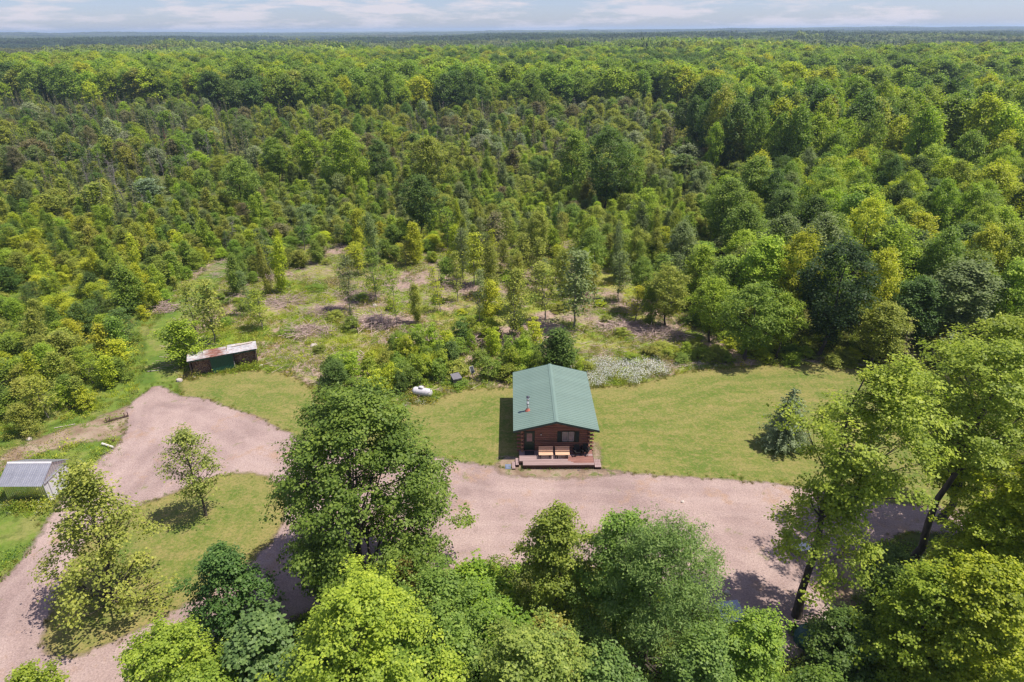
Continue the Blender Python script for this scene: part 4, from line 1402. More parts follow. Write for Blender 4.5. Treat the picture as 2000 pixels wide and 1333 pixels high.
hero('maple_tree', 'lower yellow-green maple left of the big corner maple, hiding a trunk foot', 'tree', 41, under(1970, 985, 10.0), 10.0, 3.0, (.165, .205, .022), .8, 'dome', 100, 9, 32, .16, .95, .2, trunk_r=.18, limbs=16)
hero('maple_tree', 'sunlit maple at the right edge beyond the tall pair, seen over the lawn corner', 'tree', 42, under(1985, 622, 17.5), 17.5, 5.0, (.165, .200, .030), 3.0, 'maple', 140, 10, 30, .18, 1.15, .23, trunk_r=.28, limbs=24)
hero('maple_tree', 'yellow-green maple right of the dark bare trunk, below the corner maples', 'tree', 48, under(1845, 1125, 8.5), 8.5, 2.9, (.135, .180, .022), .8, 'dome', 90, 9, 32, .16, .9, .2, trunk_r=.15, limbs=14)
hero('maple_tree', 'brilliant yellow-green maple in the lower right corner, below the corner maple', 'tree', 49, under(1945, 1105, 10.0), 10.0, 3.1, (.175, .205, .020), .8, 'dome', 110, 9, 32, .165, .9, .2, trunk_r=.16, limbs=16)
hero('dogwood_bush', 'shaded green bush at the foot of the right-hand dark trunk', 'bush', 44, at(1735, 1130), 2.3, 1.8, (.080, .120, .036), .2, 'dome', 50, 8, 24, .17, .6, .2, trunk_r=.06, limbs=16)
hero('dogwood_bush', 'shaded undergrowth bush below the picnic table', 'bush', 45, at(1640, 1300), 3.8, 2.6, (.065, .105, .028), .2, 'dome', 54, 8, 24, .17, .6, .2, trunk_r=.06, limbs=16)
hero('dogwood_bush', 'green bush between the teal tarp and the corner maple', 'bush', 46, at(1740, 1215), 4.4, 2.4, (.090, .135, .028), .2, 'dome', 54, 8, 24, .17, .6, .2, trunk_r=.06, limbs=16)
hero('young_maple', 'yellow-green sapling top at the bottom left corner of the loop', 'tree', 47, under(40, 1300, 6.5), 6.5, 1.6, (.155, .195, .028), .8, 'slim', 44, 8, 24, .14, .6, .17, trunk_r=.08, limbs=14)
for k, (px, py, h, r, c, lab) in enumerate(((600, 1278, 8.6, 2.2, (.100, .155, .032), 'mid green maple crown at the bottom edge under the bright yellow-green one'), (1190, 1285, 8.4, 2.6, (.085, .135, .040), 'dark feathery ash at the bottom edge, right of the pale maple'),
                                             (1610, 1330, 6.4, 2.4, (.075, .120, .024), 'deep green sapling at the bottom edge right of the small bright maple'), (780, 1262, 9.2, 2.4, (.120, .175, .032), 'light green maple at the bottom edge, left of the pale maple'),
                                             (1385, 1250, 7.6, 2.3, (.100, .155, .042), 'green ash at the bottom edge directly under the feathery tree'), (385, 1318, 6.6, 2.2, (.125, .18, .03), 'small yellow-green maple at the bottom edge under the grey-green tree'))):
    hero('maple_tree' if k % 2 == 0 else 'ash_tree', lab, 'tree', 60 + k, under(px, py, h), h, r, c, .8, 'dome', 64, 9, 28, .155, .8, .19, trunk_r=.12, limbs=12)
# blue-green spruce on the lawn
cw, wd = conifer(50, 6.2, 2.3, 19, 17, 95, .19, .15, .12, .11, pw=.55)
plant_thing('spruce_tree', 'solitary blue-green spruce on the lawn right of the cabin', 'tree', Plant('spruce_tree', cw, wd), at(1528, 872), color=(.27, .33, .20))

# ------------------------------------------------------------------ plant library for the woods
g0 = np.random.default_rng(99)
MAP = [Plant('maple', *broadleaf(200 + k, 15, [2.6, 4.0, 3.2, 1.8, 5.0][k], [3.6, 3.2, 4.2, 3.4, 3.0][k], ['maple', 'tall', 'maple', 'dome', 'maple'][k], 90, 9, 16, .27, 1.0, .34, trunk_r=.2, limbs=18, dz=.95, flat=.62, jitter=.6)) for k in range(5)]
YNG = [Plant('young', *broadleaf(220 + k, 7, .5, [1.7, 1.5, 2.0, 1.4][k], ['maple', 'tall', 'dome', 'slim'][k], 62, 8, 13, .185, .50, .24, trunk_r=.06, limbs=26, dz=1.0, flat=.8, jitter=.6, inner=.15, wob=.4)) for k in range(4)]
THN = [Plant('thin', *broadleaf(240 + k, 9, 1.8, [1.5, 1.2, 1.9][k], 'slim', 44, 5, 8, .20, .6, .3, trunk_r=.07, limbs=40, inner=.1), M_bark_grey) for k in range(3)]
SHR = [Plant('shrub', *broadleaf(260 + k, 2.4, .1, 1.5, 'dome', 26, 7, 15, .17, .5, .17, trunk_r=.03, limbs=8)) for k in range(4)]
SPR = [Plant('spruce', *conifer(280 + k, 12, [2.0, 1.6, 2.3][k], 20, 11, 14, .34, .5, .3, .14)) for k in range(3)]
TMK = [Plant('tamarack', *conifer(290 + k, 12, [1.6, 1.3][k], 22, 8, 8, .30, 1.6, .12, .11, gap=.25), M_bark_grey) for k in range(2)]
SNG = [Plant('snag', None, snag(300 + k, 10), M_bark_grey) for k in range(3)]

# zones on the ground
Z_thicket = poly([(-500, 1000), (-500, 470), (0, 425), (250, 470), (420, 500), (430, 520), (380, 552), (300, 620), (255, 690), (250, 770), (200, 800), (60, 850), (-100, 905)])
Z_belt = poly([(640, 765), (650, 715), (760, 690), (880, 660), (1000, 650), (1130, 690), (1145, 738), (1000, 750), (880, 735), (830, 765), (740, 790)])
Z_rightwood = poly([(1345, 560), (1400, 470), (1500, 400), (2600, 420), (2700, 760), (2000, 760), (1960, 740), (1740, 700), (1560, 698), (1440, 690), (1370, 640)])
placed = []           # x, y, radius of everything that already stands


def free(x, y, r, k=.75):
    for a, b, c in placed:
        if (a - x) ** 2 + (b - y) ** 2 < ((c + r) * k) ** 2: return False
    return True


def yard(x, y, m=0.):
    return look(S_yard, (x, y))[0] > -m


LAND = [(at(x, y).x, at(x, y).y, s) for x, y, s in (
    (440, 728, 'the woodshed'), (70, 975, 'the metal shed'), (825, 779, 'the propane tank'), (891, 756, 'the grey cabinet'), (1080, 800, 'the cabin'), (735, 634, 'the largest brush pile'),
    (1225, 735, 'the white daisies'), (1600, 692, 'the very dark edge tree'), (1845, 680, 'the broad dull tree'), (230, 820, 'the iron drag'), (600, 650, 'the wide brush pile'), (318, 605, 'the tangle by the track'),
    (545, 372, 'the leftmost tall maple'), (684, 385, 'the tallest bright maple'), (838, 400, 'the pale-topped maple'), (1118, 395, 'the broad twin maple'), (1180, 415, 'the dark-trunked maple'),
    (1462, 450, 'the large round maple'), (1650, 520, 'the dome-shaped maple'), (1120, 640, 'the tall airy tree'), (968, 520, 'the golden airy tree'), (262, 612, 'the dense corner tree'), (500, 545, 'the far brush pile'),
    (382, 372, 'the white-limbed dead tree'), (1905, 480, 'the yellow-green edge maple'), (1208, 640, 'the upright brush pile'), (1715, 640, 'the bright maple behind'), (1355, 600, 'the bright pointed maple'),
    (480, 425, 'the forward dense maple'), (775, 640, 'the slender single tree'), (1250, 480, 'the fresh back-edge maple'), (645, 275, 'the bare grey tree'), (1800, 420, 'the far bright maple'), (60, 860, 'the bare dirt strip'))]
USED = {}


def describe(x, y, col, h, hs, w, noun):
    """Colour, build and the nearest landmark, with the side and distance at which it stands."""
    size = 'low' if h < hs[0] else 'tall' if h > hs[1] else 'middling'
    build = 'slim' if w < .34 * h * .5 * 2 * .72 else 'broad' if w > .5 * h else 'rounded'
    c = tone(col)
    near = sorted(((a - x) ** 2 + ((b - y) * .8) ** 2, a, b, s) for a, b, s in LAND)[:7]
    for d2, a, b, s in near:
        dx, dy = x - a, y - b
        dist = math.sqrt(dx * dx + dy * dy)
        far = 'touching' if dist < 2.2 else 'close' if dist < 6 else 'just' if dist < 12 else 'well' if dist < 26 else 'far'
        if abs(dx) > 2.2 * abs(dy): side = 'right of' if dx > 0 else 'left of'
        elif abs(dy) > 2.2 * abs(dx): side = 'beyond' if dy > 0 else 'in front of'
        else: side = ('beyond and ' if dy > 0 else 'in front and ') + ('right of' if dx > 0 else 'left of')
        for lab in (f'{c} {size} {noun} {far} {side} {s}', f'{c} {size} {build} {noun} {far} {side} {s}'):
            if lab not in USED:
                USED[lab] = 1
                return lab
    return lab


def put(kind, name, label, cat, x, y, h, r, color, group, wood_name='trunk', crown_name='crown'):
    lib, h0, r0 = kind
    k = random.randrange(len(lib))
    s = h / h0
    w = r / r0 if r else s
    if label is None:
        noun, hs = {'young_tree': ('young tree', (3.2, 4.6)), 'thin_tree': ('airy sapling', (4.4, 6.0)), 'shrub': ('leafy shrub', (1.2, 2.2)), 'maple_tree': ('maple', (10.5, 12.6)), 'spruce_tree': ('spruce', (8.5, 10.5)),
                    'tamarack_tree': ('tamarack', (9.2, 11)), 'dead_tree': ('leafless tree', (7.2, 8.8)), 'broadleaf_tree': ('round-crowned tree', (7.5, 9.5))}[name]
        label = describe(x, y, color, h, hs, r, noun)
    plant_thing(name, label, cat, lib[k], (x, y, float(height(x, y))), (w * random.uniform(.92, 1.08), w * random.uniform(.92, 1.08), s), random.uniform(0, 6.28), color, group, crown_name, wood_name, (random.gauss(0, .055), random.gauss(0, .055)))
    placed.append((x, y, r or 1))


def tone(c):
    l = c[0] + c[1]
    return 'dark green' if l < .36 else 'mid green' if l < .50 else 'pale olive' if c[2] > .065 else 'fresh green' if l < .60 else 'yellow-green'


K_MAP, K_YNG, K_THN, K_SHR, K_SPR, K_TMK, K_SNG = (MAP, 15, 3.5), (YNG, 7, 1.65), (THN, 9, 1.5), (SHR, 2.4, 1.5), (SPR, 12, 2.0), (TMK, 12, 1.45), (SNG, 10, 1.5)

# single trees that the photograph lets one pick out: foot px, foot py, height, radius, colour, label
PICK = [
    (K_MAP, 545, 372, 12.0, 3.6, MID, 'round-headed maple, leftmost of the row of tall maples beyond the thicket'),
    (K_MAP, 612, 368, 13.2, 3.8, BRI, 'second round-headed maple of the row beyond the thicket, next to the leftmost'),
    (K_MAP, 684, 385, 15.0, 4.0, BRI, 'tallest bright maple in the left half of the row beyond the thicket'),
    (K_MAP, 738, 372, 11.8, 3.2, DRK, 'dark maple right of the tallest bright maple in the row'),
    (K_MAP, 480, 425, 12.2, 3.6, MID, 'dense maple standing forward of the row of tall maples, at the left'),
    (K_MAP, 838, 400, 14.5, 3.8, OLV, 'pale-topped maple above the middle of the clearing'),
    (K_MAP, 820, 470, 12.0, 3.2, DRK, 'dark green maple directly in front of the pale-topped maple'),
    (K_MAP, 1118, 395, 15.5, 4.3, MID, 'broad tall maple in the middle of the far row, left of its twin'),
    (K_MAP, 1180, 415, 17.0, 4.2, DRK, 'tallest dark-trunked maple in the middle of the far row'),
    (K_MAP, 1228, 400, 13.5, 3.2, MID, 'maple close right of the tallest dark-trunked maple'),
    (K_MAP, 1250, 480, 10.0, 3.0, BRI, 'fresh green maple at the back edge of the clearing, right side'),
    (K_MAP, 1462, 450, 13.5, 4.2, MID, 'large dark round maple above the right wood edge'),
    (K_MAP, 1650, 520, 13.0, 4.2, BRI, 'sunlit dome-shaped maple in the right wood above the dark edge tree'),
    (K_MAP, 1355, 600, 9.0, 2.6, BRI, 'bright pointed maple at the clearing edge, left end of the right wood'),
    (K_MAP, 1452, 705, 9.6, 2.9, MID, 'leafy maple at the lawn edge, left of the dark edge tree'),
    (K_MAP, 1515, 700, 8.0, 2.2, BRI, 'slim fresh green maple at the lawn edge touching the dark edge tree'),
    (K_MAP, 1600, 692, 13.8, 3.5, DEEP, 'very dark tall tree at the lawn edge'),
    (K_MAP, 1715, 640, 13.4, 3.7, BRI, 'bright maple right behind the very dark edge tree'),
    (K_MAP, 1845, 680, 11.0, 4.3, GRY, 'broad dull grey-green tree in the right wood near the lawn corner'),
    (K_MAP, 1700, 712, 7.5, 2.6, OLV, 'low brownish green tree at the lawn edge right of the very dark tree'),
    (K_MAP, 1905, 480, 14.0, 4.0, YEL, 'yellow-green maple high in the right wood near the edge of the picture'),
    (K_MAP, 1800, 420, 14.0, 4.0, BRI, 'bright maple in the far part of the right wood'),
    (K_YNG, 262, 612, 6.5, 2.2, MID, 'dense young tree at the clearing corner by the grass track'),
    (K_YNG, 1098, 728, 5.2, 2.3, DRK, 'dark round bush directly behind the cabin ridge'),
    (K_YNG, 660, 762, 3.6, 1.4, DRK, 'small dark bush at the lawn edge left of the propane tank'),
    (K_YNG, 360, 716, 5.6, 2.0, BRI, 'bright bush against the left end of the woodshed'),
    (K_THN, 420, 668, 9.0, 2.0, OLV, 'thin olive tree with a bare leaning stem above the woodshed'),
    (K_THN, 385, 655, 7.4, 1.7, OLV, 'thin olive tree left of the one with the bare leaning stem'),
    (K_THN, 775, 640, 8.8, 1.2, BRI, 'slender single-stemmed tree beside the largest brush pile'),
    (K_THN, 1000, 668, 9.8, 1.9, OLV, 'airy yellow-green tree in the clearing left of the cabin ridge'),
    (K_THN, 925, 560, 8.6, 1.9, YEL, 'pale yellow-green airy tree in the back of the clearing'),
    (K_THN, 968, 520, 9.6, 2.1, BRN, 'golden brown airy tree at the back edge of the clearing'),
    (K_THN, 1120, 640, 11.0, 2.9, GRY, 'tall airy grey-green tree rising behind the cabin'),
    (K_THN, 1065, 625, 8.6, 1.9, OLV, 'airy tree between the yellow-green one and the tall grey-green one'),
    (K_THN, 895, 590, 7.6, 1.3, OLV, 'thin stemmed young tree in the middle of the clearing'),
    (K_THN, 860, 610, 6.8, 1.2, YEL, 'small thin yellow-green tree right of the largest brush pile'),
    (K_THN, 1210, 590, 7.6, 1.8, GRY, 'airy grey-green tree right of the tall one behind the cabin'),
    (K_THN, 1290, 600, 8.0, 2.0, MID, 'airy tree at the right end of the clearing'),
    (K_MAP, 1300, 640, 8.4, 2.3, OLV, 'olive leafy tree at the right end of the clearing, behind the white daisies'),
    (K_MAP, 1255, 612, 7.8, 1.9, MID, 'narrow leafy tree behind the upright brush pile'),
    (K_MAP, 1385, 668, 8.2, 2.2, BRI, 'fresh green tree at the wood edge beyond the far end of the daisies'),
    (K_MAP, 1330, 560, 9.6, 2.6, GRY, 'dull green tree at the back right corner of the clearing'),
    (K_MAP, 1050, 520, 9.0, 2.2, OLV, 'olive upright tree at the back middle of the clearing'),
    (K_MAP, 1160, 560, 9.2, 2.2, MID, 'leafy upright tree behind the tall airy grey-green one'),
    (K_SPR, 685, 622, 2.2, .5, CON, 'tiny dark spruce left of the largest brush pile'),
    (K_SNG, 382, 372, 11.0, 1.6, BRN, 'white-limbed dead tree far left beyond the thicket'),
    (K_SNG, 405, 355, 12.0, 1.8, BRN, 'tall pale dead tree beside the white-limbed one'),
    (K_SNG, 1190, 225, 15.0, 2.0, BRN, 'grey dead tree in the far middle wood before the maple ridge'),
    (K_SNG, 645, 275, 11.0, 1.4, BRN, 'bare grey dead tree left of the far middle wood'),
]
for kind, px, py, h, r, c, lab in PICK:
    p = at(px, py)
    nm = {id(MAP): 'maple_tree', id(YNG): 'young_tree', id(THN): 'thin_tree', id(SPR): 'spruce_tree', id(SNG): 'dead_tree'}[id(kind[0])]
    put(kind, nm, lab, 'bush' if 'bush' in lab else 'tree', p.x, p.y, h, r, c, None)
# bases of the foreground trees also keep others away
for px, py, r in ((733, 1128, 5), (1556, 1204, 3), (1772, 1104, 3)):
    p = at(px, py); placed.append((p.x, p.y, r))
for q in (under(1935, 628, 17.5), Vector((31.0, 28.6, 0)), at(1528, 872), pL + Vector((3, 2, 0)), pL + Vector((0.5, .5, 0))):
    placed.append((q.x, q.y, 3.2))


def in_view(x, y, m=1.06, lo=24):
    return y > lo and abs(x) < (y * .8977 + CAM_H * .44) * 1000 / FPX * m + 6


def scatter_in(zone, n, fn, seed, tries=40):
    g = np.random.default_rng(seed)
    lo, hi = zone.min(0), zone.max(0)
    done = 0
    for _ in range(n * tries):
        if done >= n: break
        x, y = g.uniform(lo, hi)
        if not in_view(x, y): continue
        if not inside(np.array([[x, y]]), zone)[0]: continue
        if fn(x, y, g): done += 1
    return done


# young trees and shrubs of the left thicket
def f_thick(x, y, g):
    if yard(x, y, .8): return False
    r = g.uniform(1.0, 1.9)
    if not free(x, y, r, .62): return False
    c = vary([YEL, OLV, BRI, MID, OLV, YEL, DRK][g.integers(7)], g)
    h = g.uniform(2.4, 5.2)
    put(K_YNG if g.random() < .6 else K_THN, 'young_tree', None, 'tree', x, y, h * g.uniform(.8, 1.25), r, c, 'young trees of the left thicket')
    return True


scatter_in(Z_thicket, 170, f_thick, 1)


def f_shrub(where, hmin, hmax, cols, kk=.6, ym=.3):
    def f(x, y, g):
        if yard(x, y, ym): return False
        r = g.uniform(.7, 1.5)
        if not free(x, y, r, kk): return False
        c = vary(cols[g.integers(len(cols))], g)
        put(K_SHR, 'shrub', None, 'shrub', x, y, g.uniform(hmin, hmax), r, c, f'shrubs {where}', 'stem')
        return True
    return f


scatter_in(Z_thicket, 110, f_shrub('under the young trees of the left thicket', 1.2, 2.6, [YEL, OLV, BRI, MID, YEL]), 2)
scatter_in(Z_belt, 60, f_shrub('in the belt between the cabin lawn and the clearing', 1.4, 3.4, [YEL, BRI, MID, MID, DRK, OLV], .5, .1), 3)
scatter_in(PG_clear, 62, f_shrub('scattered among the brush piles of the clearing', .6, 1.6, [YEL, OLV, BRI, MID], .6, 1.2), 4)
Z_redge = poly([(1180, 720), (1300, 690), (1400, 660), (1560, 690), (1700, 705), (1800, 735), (1700, 722), (1500, 708), (1350, 716), (1290, 700)])
scatter_in(Z_redge, 34, f_shrub('along the foot of the right wood at the lawn edge', .7, 1.7, [YEL, BRI, OLV, MID], .5, .2), 5)

# back of the clearing: dense young growth
Z_back = poly([(250, 470), (330, 380), (700, 350), (1150, 360), (1480, 400), (1400, 470), (1345, 560), (1280, 490), (1150, 465), (800, 462), (640, 474), (520, 465), (420, 500)])


def f_back(x, y, g):
    r = g.uniform(1.3, 2.3)
    if not free(x, y, r, .62): return False
    c = vary([MID, BRI, OLV, DRK, GRY, MID, BRN][g.integers(7)], g)
    put(K_YNG if g.random() < .8 else K_THN, 'young_tree', None, 'tree', x, y, g.uniform(2.6, 4.6) + 3.2 * sstep(112, 160, y), r, c, 'young trees behind the clearing')
    return True


scatter_in(Z_back, 120, f_back, 6)
Z_regrow = poly([(330, 545), (420, 500), (530, 462), (900, 462), (900, 520), (760, 520), (640, 520), (520, 545), (440, 590), (400, 600)])


def f_regrow(x, y, g):
    r = g.uniform(.9, 1.6)
    if yard(x, y, .5) or not free(x, y, r, .6): return False
    c = vary([BRI, OLV, YEL, MID, OLV][g.integers(5)], g)
    put(K_YNG, 'young_tree', None, 'tree', x, y, g.uniform(1.8, 4.2), r, c, 'young trees behind the clearing')
    return True


scatter_in(Z_regrow, 60, f_regrow, 63)


Z_thin = poly([(850, 478), (1060, 470), (1350, 475), (1420, 640), (1250, 650), (1150, 600), (1000, 560), (880, 545)])


def f_thin(x, y, g):
    r = g.uniform(.9, 1.7)
    if not free(x, y, r, .55): return False
    c = vary([OLV, YEL, GRY, MID, BRI, OLV][g.integers(6)], g)
    put(K_THN if g.random() < .6 else K_YNG, 'thin_tree', None, 'tree', x, y, g.uniform(4.0, 9.2), r, c, 'airy saplings of the clearing')
    return True


scatter_in(Z_thin, 60, f_thin, 61)
scatter_in(PG_clear, 34, lambda x, y, g: (not yard(x, y, 1.5)) and y > 72 and f_thin(x, y, g), 62)


def f_right(x, y, g):
    if yard(x, y, 2.0): return False
    r = g.uniform(2.3, 3.5)
    if not free(x, y, r, .68): return False
    c = vary([MID, BRI, DRK, MID, YEL, GRY, BRI][g.integers(7)], g)
    put(K_MAP, 'maple_tree', None, 'tree', x, y, g.uniform(9, 14), r, c, 'maples of the right-hand wood')
    return True


scatter_in(Z_rightwood, 130, f_right, 7)
Z_leftfar = poly([(-700, 470), (-700, 250), (700, 235), (1000, 280), (700, 350), (330, 380), (250, 470), (0, 425)])


def f_leftfar(x, y, g):
    u = g.random()
    r = g.uniform(1.6, 3.0)
    if not free(x, y, r, .66): return False
    where = 'in the mixed wood far left beyond the thicket'
    if u < .30:
        put(K_SPR, 'spruce_tree', None, 'tree', x, y, g.uniform(7, 12), r * .7, vary(CON, g), 'dark spruces of the far left wood')
    elif u < .40:
        put(K_TMK, 'tamarack_tree', None, 'tree', x, y, g.uniform(8, 12), r * .7, vary(TAM, g), 'tamaracks of the far left wood')
    elif u < .47:
        put(K_SNG, 'dead_tree', None, 'tree', x, y, g.uniform(6, 10), 1.2, BRN, 'dead trees of the far left wood')
    else:
        c = vary([MID, OLV, BRI, DRK, GRY, BRN][g.integers(6)], g)
        put(K_MAP, 'broadleaf_tree', None, 'tree', x, y, g.uniform(6, 11), r, c, 'rounded trees of the far left wood')
    return True


scatter_in(Z_leftfar, 150, f_leftfar, 8)

# ------------------------------------------------------------------ brush piles
def brush_pile(px, py, r, h, n, label):
    g = np.random.default_rng(int(px * 3 + py))
    parts = []
    for k in range(n):
        a = g.uniform(0, 6.28); q = r * np.sqrt(g.random())
        c = np.array([np.cos(a) * q * 1.35, np.sin(a) * q * .8, h * (1 - (q / r) ** 2) * g.uniform(.1, 1)])
        d = g.normal(0, 1, 3); d[2] *= .3; d[0] *= 1.5; d /= np.linalg.norm(d)
        L = g.uniform(.5, 1.8) * r * .45
        w = g.uniform(.014, .045)
        p0, p1 = c - d * L, c + d * L
        p0[2] = max(p0[2], .02); p1[2] = max(p1[2], .02)
        parts.append(tube([p0, (p0 + p1) / 2 + g.normal(0, .06, 3), p1], [w, w * .8, w * .35], 3))
    o = bpy.data.objects.new('brush_pile', np_mesh('brush_pile', *join(parts), [M_dead]))
    COL.objects.link(o)
    o.location = at(px, py)
    return prop(o, label, 'brush pile', 'piles of cut brush in the clearing')


for px, py, r, h, n, lab in ((735, 634, 2.6, 1.3, 420, 'largest brush pile, tall and greyish pink, in the middle of the clearing'), (600, 650, 2.5, .8, 320, 'wide brush pile in the clearing beyond the woodshed'),
                             (640, 612, 2.2, .6, 220, 'low brush pile behind the wide one'), (815, 660, 2.6, .6, 260, 'low spread of brush in front of the largest pile'), (940, 665, 2.4, 1.0, 300, 'brush pile with a shaded front left of the airy yellow-green tree'),
                             (1208, 640, 2.3, .9, 260, 'upright brush pile right of the cabin ridge'), (1290, 655, 2.6, .9, 240, 'dark brush pile under the left end of the right wood'), (500, 545, 2.6, .8, 240, 'brush pile at the far left end of the clearing'),
                             (318, 605, 1.6, 1.2, 200, 'upright tangle of brush at the bend of the grass track'), (700, 580, 2.6, .6, 260, 'brush pile at the back left of the clearing'), (880, 560, 2.4, .5, 180, 'thin brush pile at the back of the clearing'),
                             (690, 710, 2.0, .4, 180, 'flat brush heap near the lawn, right of the woodshed'), (1020, 540, 2.3, .6, 160, 'brush pile at the back of the clearing, right of the thin one'), (560, 590, 2.4, .5, 200, 'flat brush heap between the woodshed and the back of the clearing')):
    brush_pile(px, py, r, h, n, lab)

# slash: loose sticks all over the cut ground, beyond counting
g = np.random.default_rng(77)
parts = []
lo, hi = PG_clear.min(0), PG_clear.max(0)
while len(parts) < 8500:
    x, y = g.uniform(lo, hi)
    P = np.array([[x, y]])
    if look(S_clear, P)[0] < 0 or look(S_lawn, P)[0] > -.5: continue
    if fnoise(x + 31, y * 1.4, 9) < .48 and g.random() > .08: continue
    a = g.normal(0, .8); L = g.uniform(.25, 1.3); w = g.uniform(.008, .03)
    d = np.array([np.cos(a), np.sin(a), g.normal(0, .12)]) * L
    c = np.array([x, y, .05 + abs(d[2]) + g.uniform(0, .12)])
    parts.append(tube([c - d, c + d], [w, w * .5], 3))
o = bpy.data.objects.new('brush_litter', np_mesh('brush_litter', *join(parts), [M_dead]))
COL.objects.link(o); prop(o, kind='stuff')

# ------------------------------------------------------------------ masses spread by geometry nodes
def collection(name, meshes):
    c = bpy.data.collections.new(name)
    for i, m in enumerate(meshes):
        c.objects.link(bpy.data.objects.new(f'{name}_{i:02d}', m))
    return c


def mass(name, pts, scl, rot, idx, col, coll, label=None):
    me = bpy.data.meshes.new(name)
    n = len(pts)
    me.vertices.add(n)
    me.vertices.foreach_set('co', np.asarray(pts, np.float32).ravel())
    for nm, ty, dat, key in (('scl', 'FLOAT_VECTOR', scl, 'vector'), ('rot', 'FLOAT', rot, 'value'), ('tx', 'FLOAT', rng.normal(0, .05, n), 'value'), ('ty', 'FLOAT', rng.normal(0, .05, n), 'value'), ('idx', 'INT', idx, 'value'), ('tcol', 'FLOAT_COLOR', np.column_stack([col, np.ones(n)]), 'color')):
        a = me.attributes.new(nm, ty, 'POINT')
        a.data.foreach_set(key, np.asarray(dat, np.int32 if ty == 'INT' else np.float32).ravel())
    o = bpy.data.objects.new(name, me)
    COL.objects.link(o)
    ng = bpy.data.node_groups.new(name, 'GeometryNodeTree')
    ng.interface.new_socket('Geometry', in_out='INPUT', socket_type='NodeSocketGeometry')
    ng.interface.new_socket('Geometry', in_out='OUTPUT', socket_type='NodeSocketGeometry')
    N, Lk = ng.nodes, ng.links
    gi = N.new('NodeGroupInput'); go = N.new('NodeGroupOutput')
    ci = N.new('GeometryNodeCollectionInfo')
    ci.inputs['Collection'].default_value = coll
    ci.inputs['Separate Children'].default_value = True
    ci.inputs['Reset Children'].default_value = True
    ip = N.new('GeometryNodeInstanceOnPoints')
    ip.inputs['Pick Instance'].default_value = True

    def attr(nm, ty):
        a = N.new('GeometryNodeInputNamedAttribute'); a.data_type = ty
        a.inputs['Name'].default_value = nm
        return [s for s in a.outputs if s.enabled and s.name == 'Attribute'][0]
    cx_ = N.new('ShaderNodeCombineXYZ')
    Lk.new(attr('rot', 'FLOAT'), cx_.inputs['Z'])
    for ax, nm in (('X', 'tx'), ('Y', 'ty')):
        Lk.new(attr(nm, 'FLOAT'), cx_.inputs[ax])
    e2r = N.new('FunctionNodeEulerToRotation')
    Lk.new(cx_.outputs[0], e2r.inputs[0])
    Lk.new(gi.outputs[0], ip.inputs['Points'])
    Lk.new(ci.outputs[0], ip.inputs['Instance'])
    Lk.new(attr('idx', 'INT'), ip.inputs['Instance Index'])
    Lk.new(e2r.outputs[0], ip.inputs['Rotation'])
    Lk.new(attr('scl', 'FLOAT_VECTOR'), ip.inputs['Scale'])
    Lk.new(ip.outputs[0], go.inputs[0])
    md = o.modifiers.new('scatter', 'NODES')
    md.node_group = ng
    return prop(o, label, kind='stuff')


def grid_points(step, y0, y1, g, jit=.48, margin=1.3):
    ys = np.arange(y0, y1, step)
    P = []
    for y in ys:
        half = ((y * .8977 + CAM_H * .44) * 1000 / FPX) * margin + step * 2
        n = int(2 * half / step)
        x = np.linspace(-half, half, n) + g.uniform(-jit, jit, n) * step
        P.append(np.stack([x, y + g.uniform(-jit, jit, n) * step], 1))
    return np.concatenate(P)


PL = np.array(placed)


def clear_of(P, k=.7, r=1.5):
    keep = np.ones(len(P), bool)
    for a, b, c in PL:
        keep &= (P[:, 0] - a) ** 2 + (P[:, 1] - b) ** 2 > ((c + r) * k) ** 2
    return keep


def yard_mask(P, m):
    return look(S_yard, P) > -m


def tcols(base, g, k=.15):
    base = np.asarray(base)
    return np.clip(base * g.uniform(1 - k, 1 + k, (len(base), 1)) * (1 + g.normal(0, .035, base.shape)), .01, .6)


# woods from 60 m to 700 m
g = np.random.default_rng(500)
lib = []
for k in range(3): lib.append(mass_mesh('m', *broadleaf(400 + k, 15, [3, 4, 2.4][k], [3.6, 3.2, 3.9][k], ['maple', 'tall', 'maple'][k], 70, 7, 12, .42, 1.0, .42, trunk_r=.19, limbs=9, dz=1.0, flat=.7, jitter=.6)))
for k in range(2): lib.append(mass_mesh('s', *conifer(410 + k, 12, [1.9, 1.5][k], 16, 9, 7, .55, .6, .3, .13)))
lib.append(mass_mesh('t', *conifer(420, 12, 1.5, 18, 7, 5, .48, 1.8, .12, .11, gap=.2), M_bark_grey))
sg = snag(430, 10)
lib.append(np_mesh('d', sg[0], sg[1], [M_bark_grey]))
for k in range(2): lib.append(mass_mesh('y', *broadleaf(440 + k, 7, .4, [1.8, 1.5][k], ['maple', 'dome'][k], 52, 7, 10, .25, .52, .28, trunk_r=.06, limbs=9, dz=1.0, flat=.8, jitter=.6, inner=.15, wob=.4)))
for k in range(3): lib.append(mass_mesh('z', *broadleaf(450 + k, 9, [1.2, .8, 2.2][k], [1.3, 1.0, 1.5][k], ['slim', 'tall', 'slim'][k], 44, 7, 10, .25, .5, .28, trunk_r=.07, limbs=12, dz=1.0, flat=.8, jitter=.6, inner=.1, wob=.5)))
C_wood = collection('wood_kinds', lib)


Z_bog = poly([(1630, 208), (1720, 198), (1850, 212), (2080, 222), (2080, 262), (1900, 252), (1760, 238), (1660, 226)])


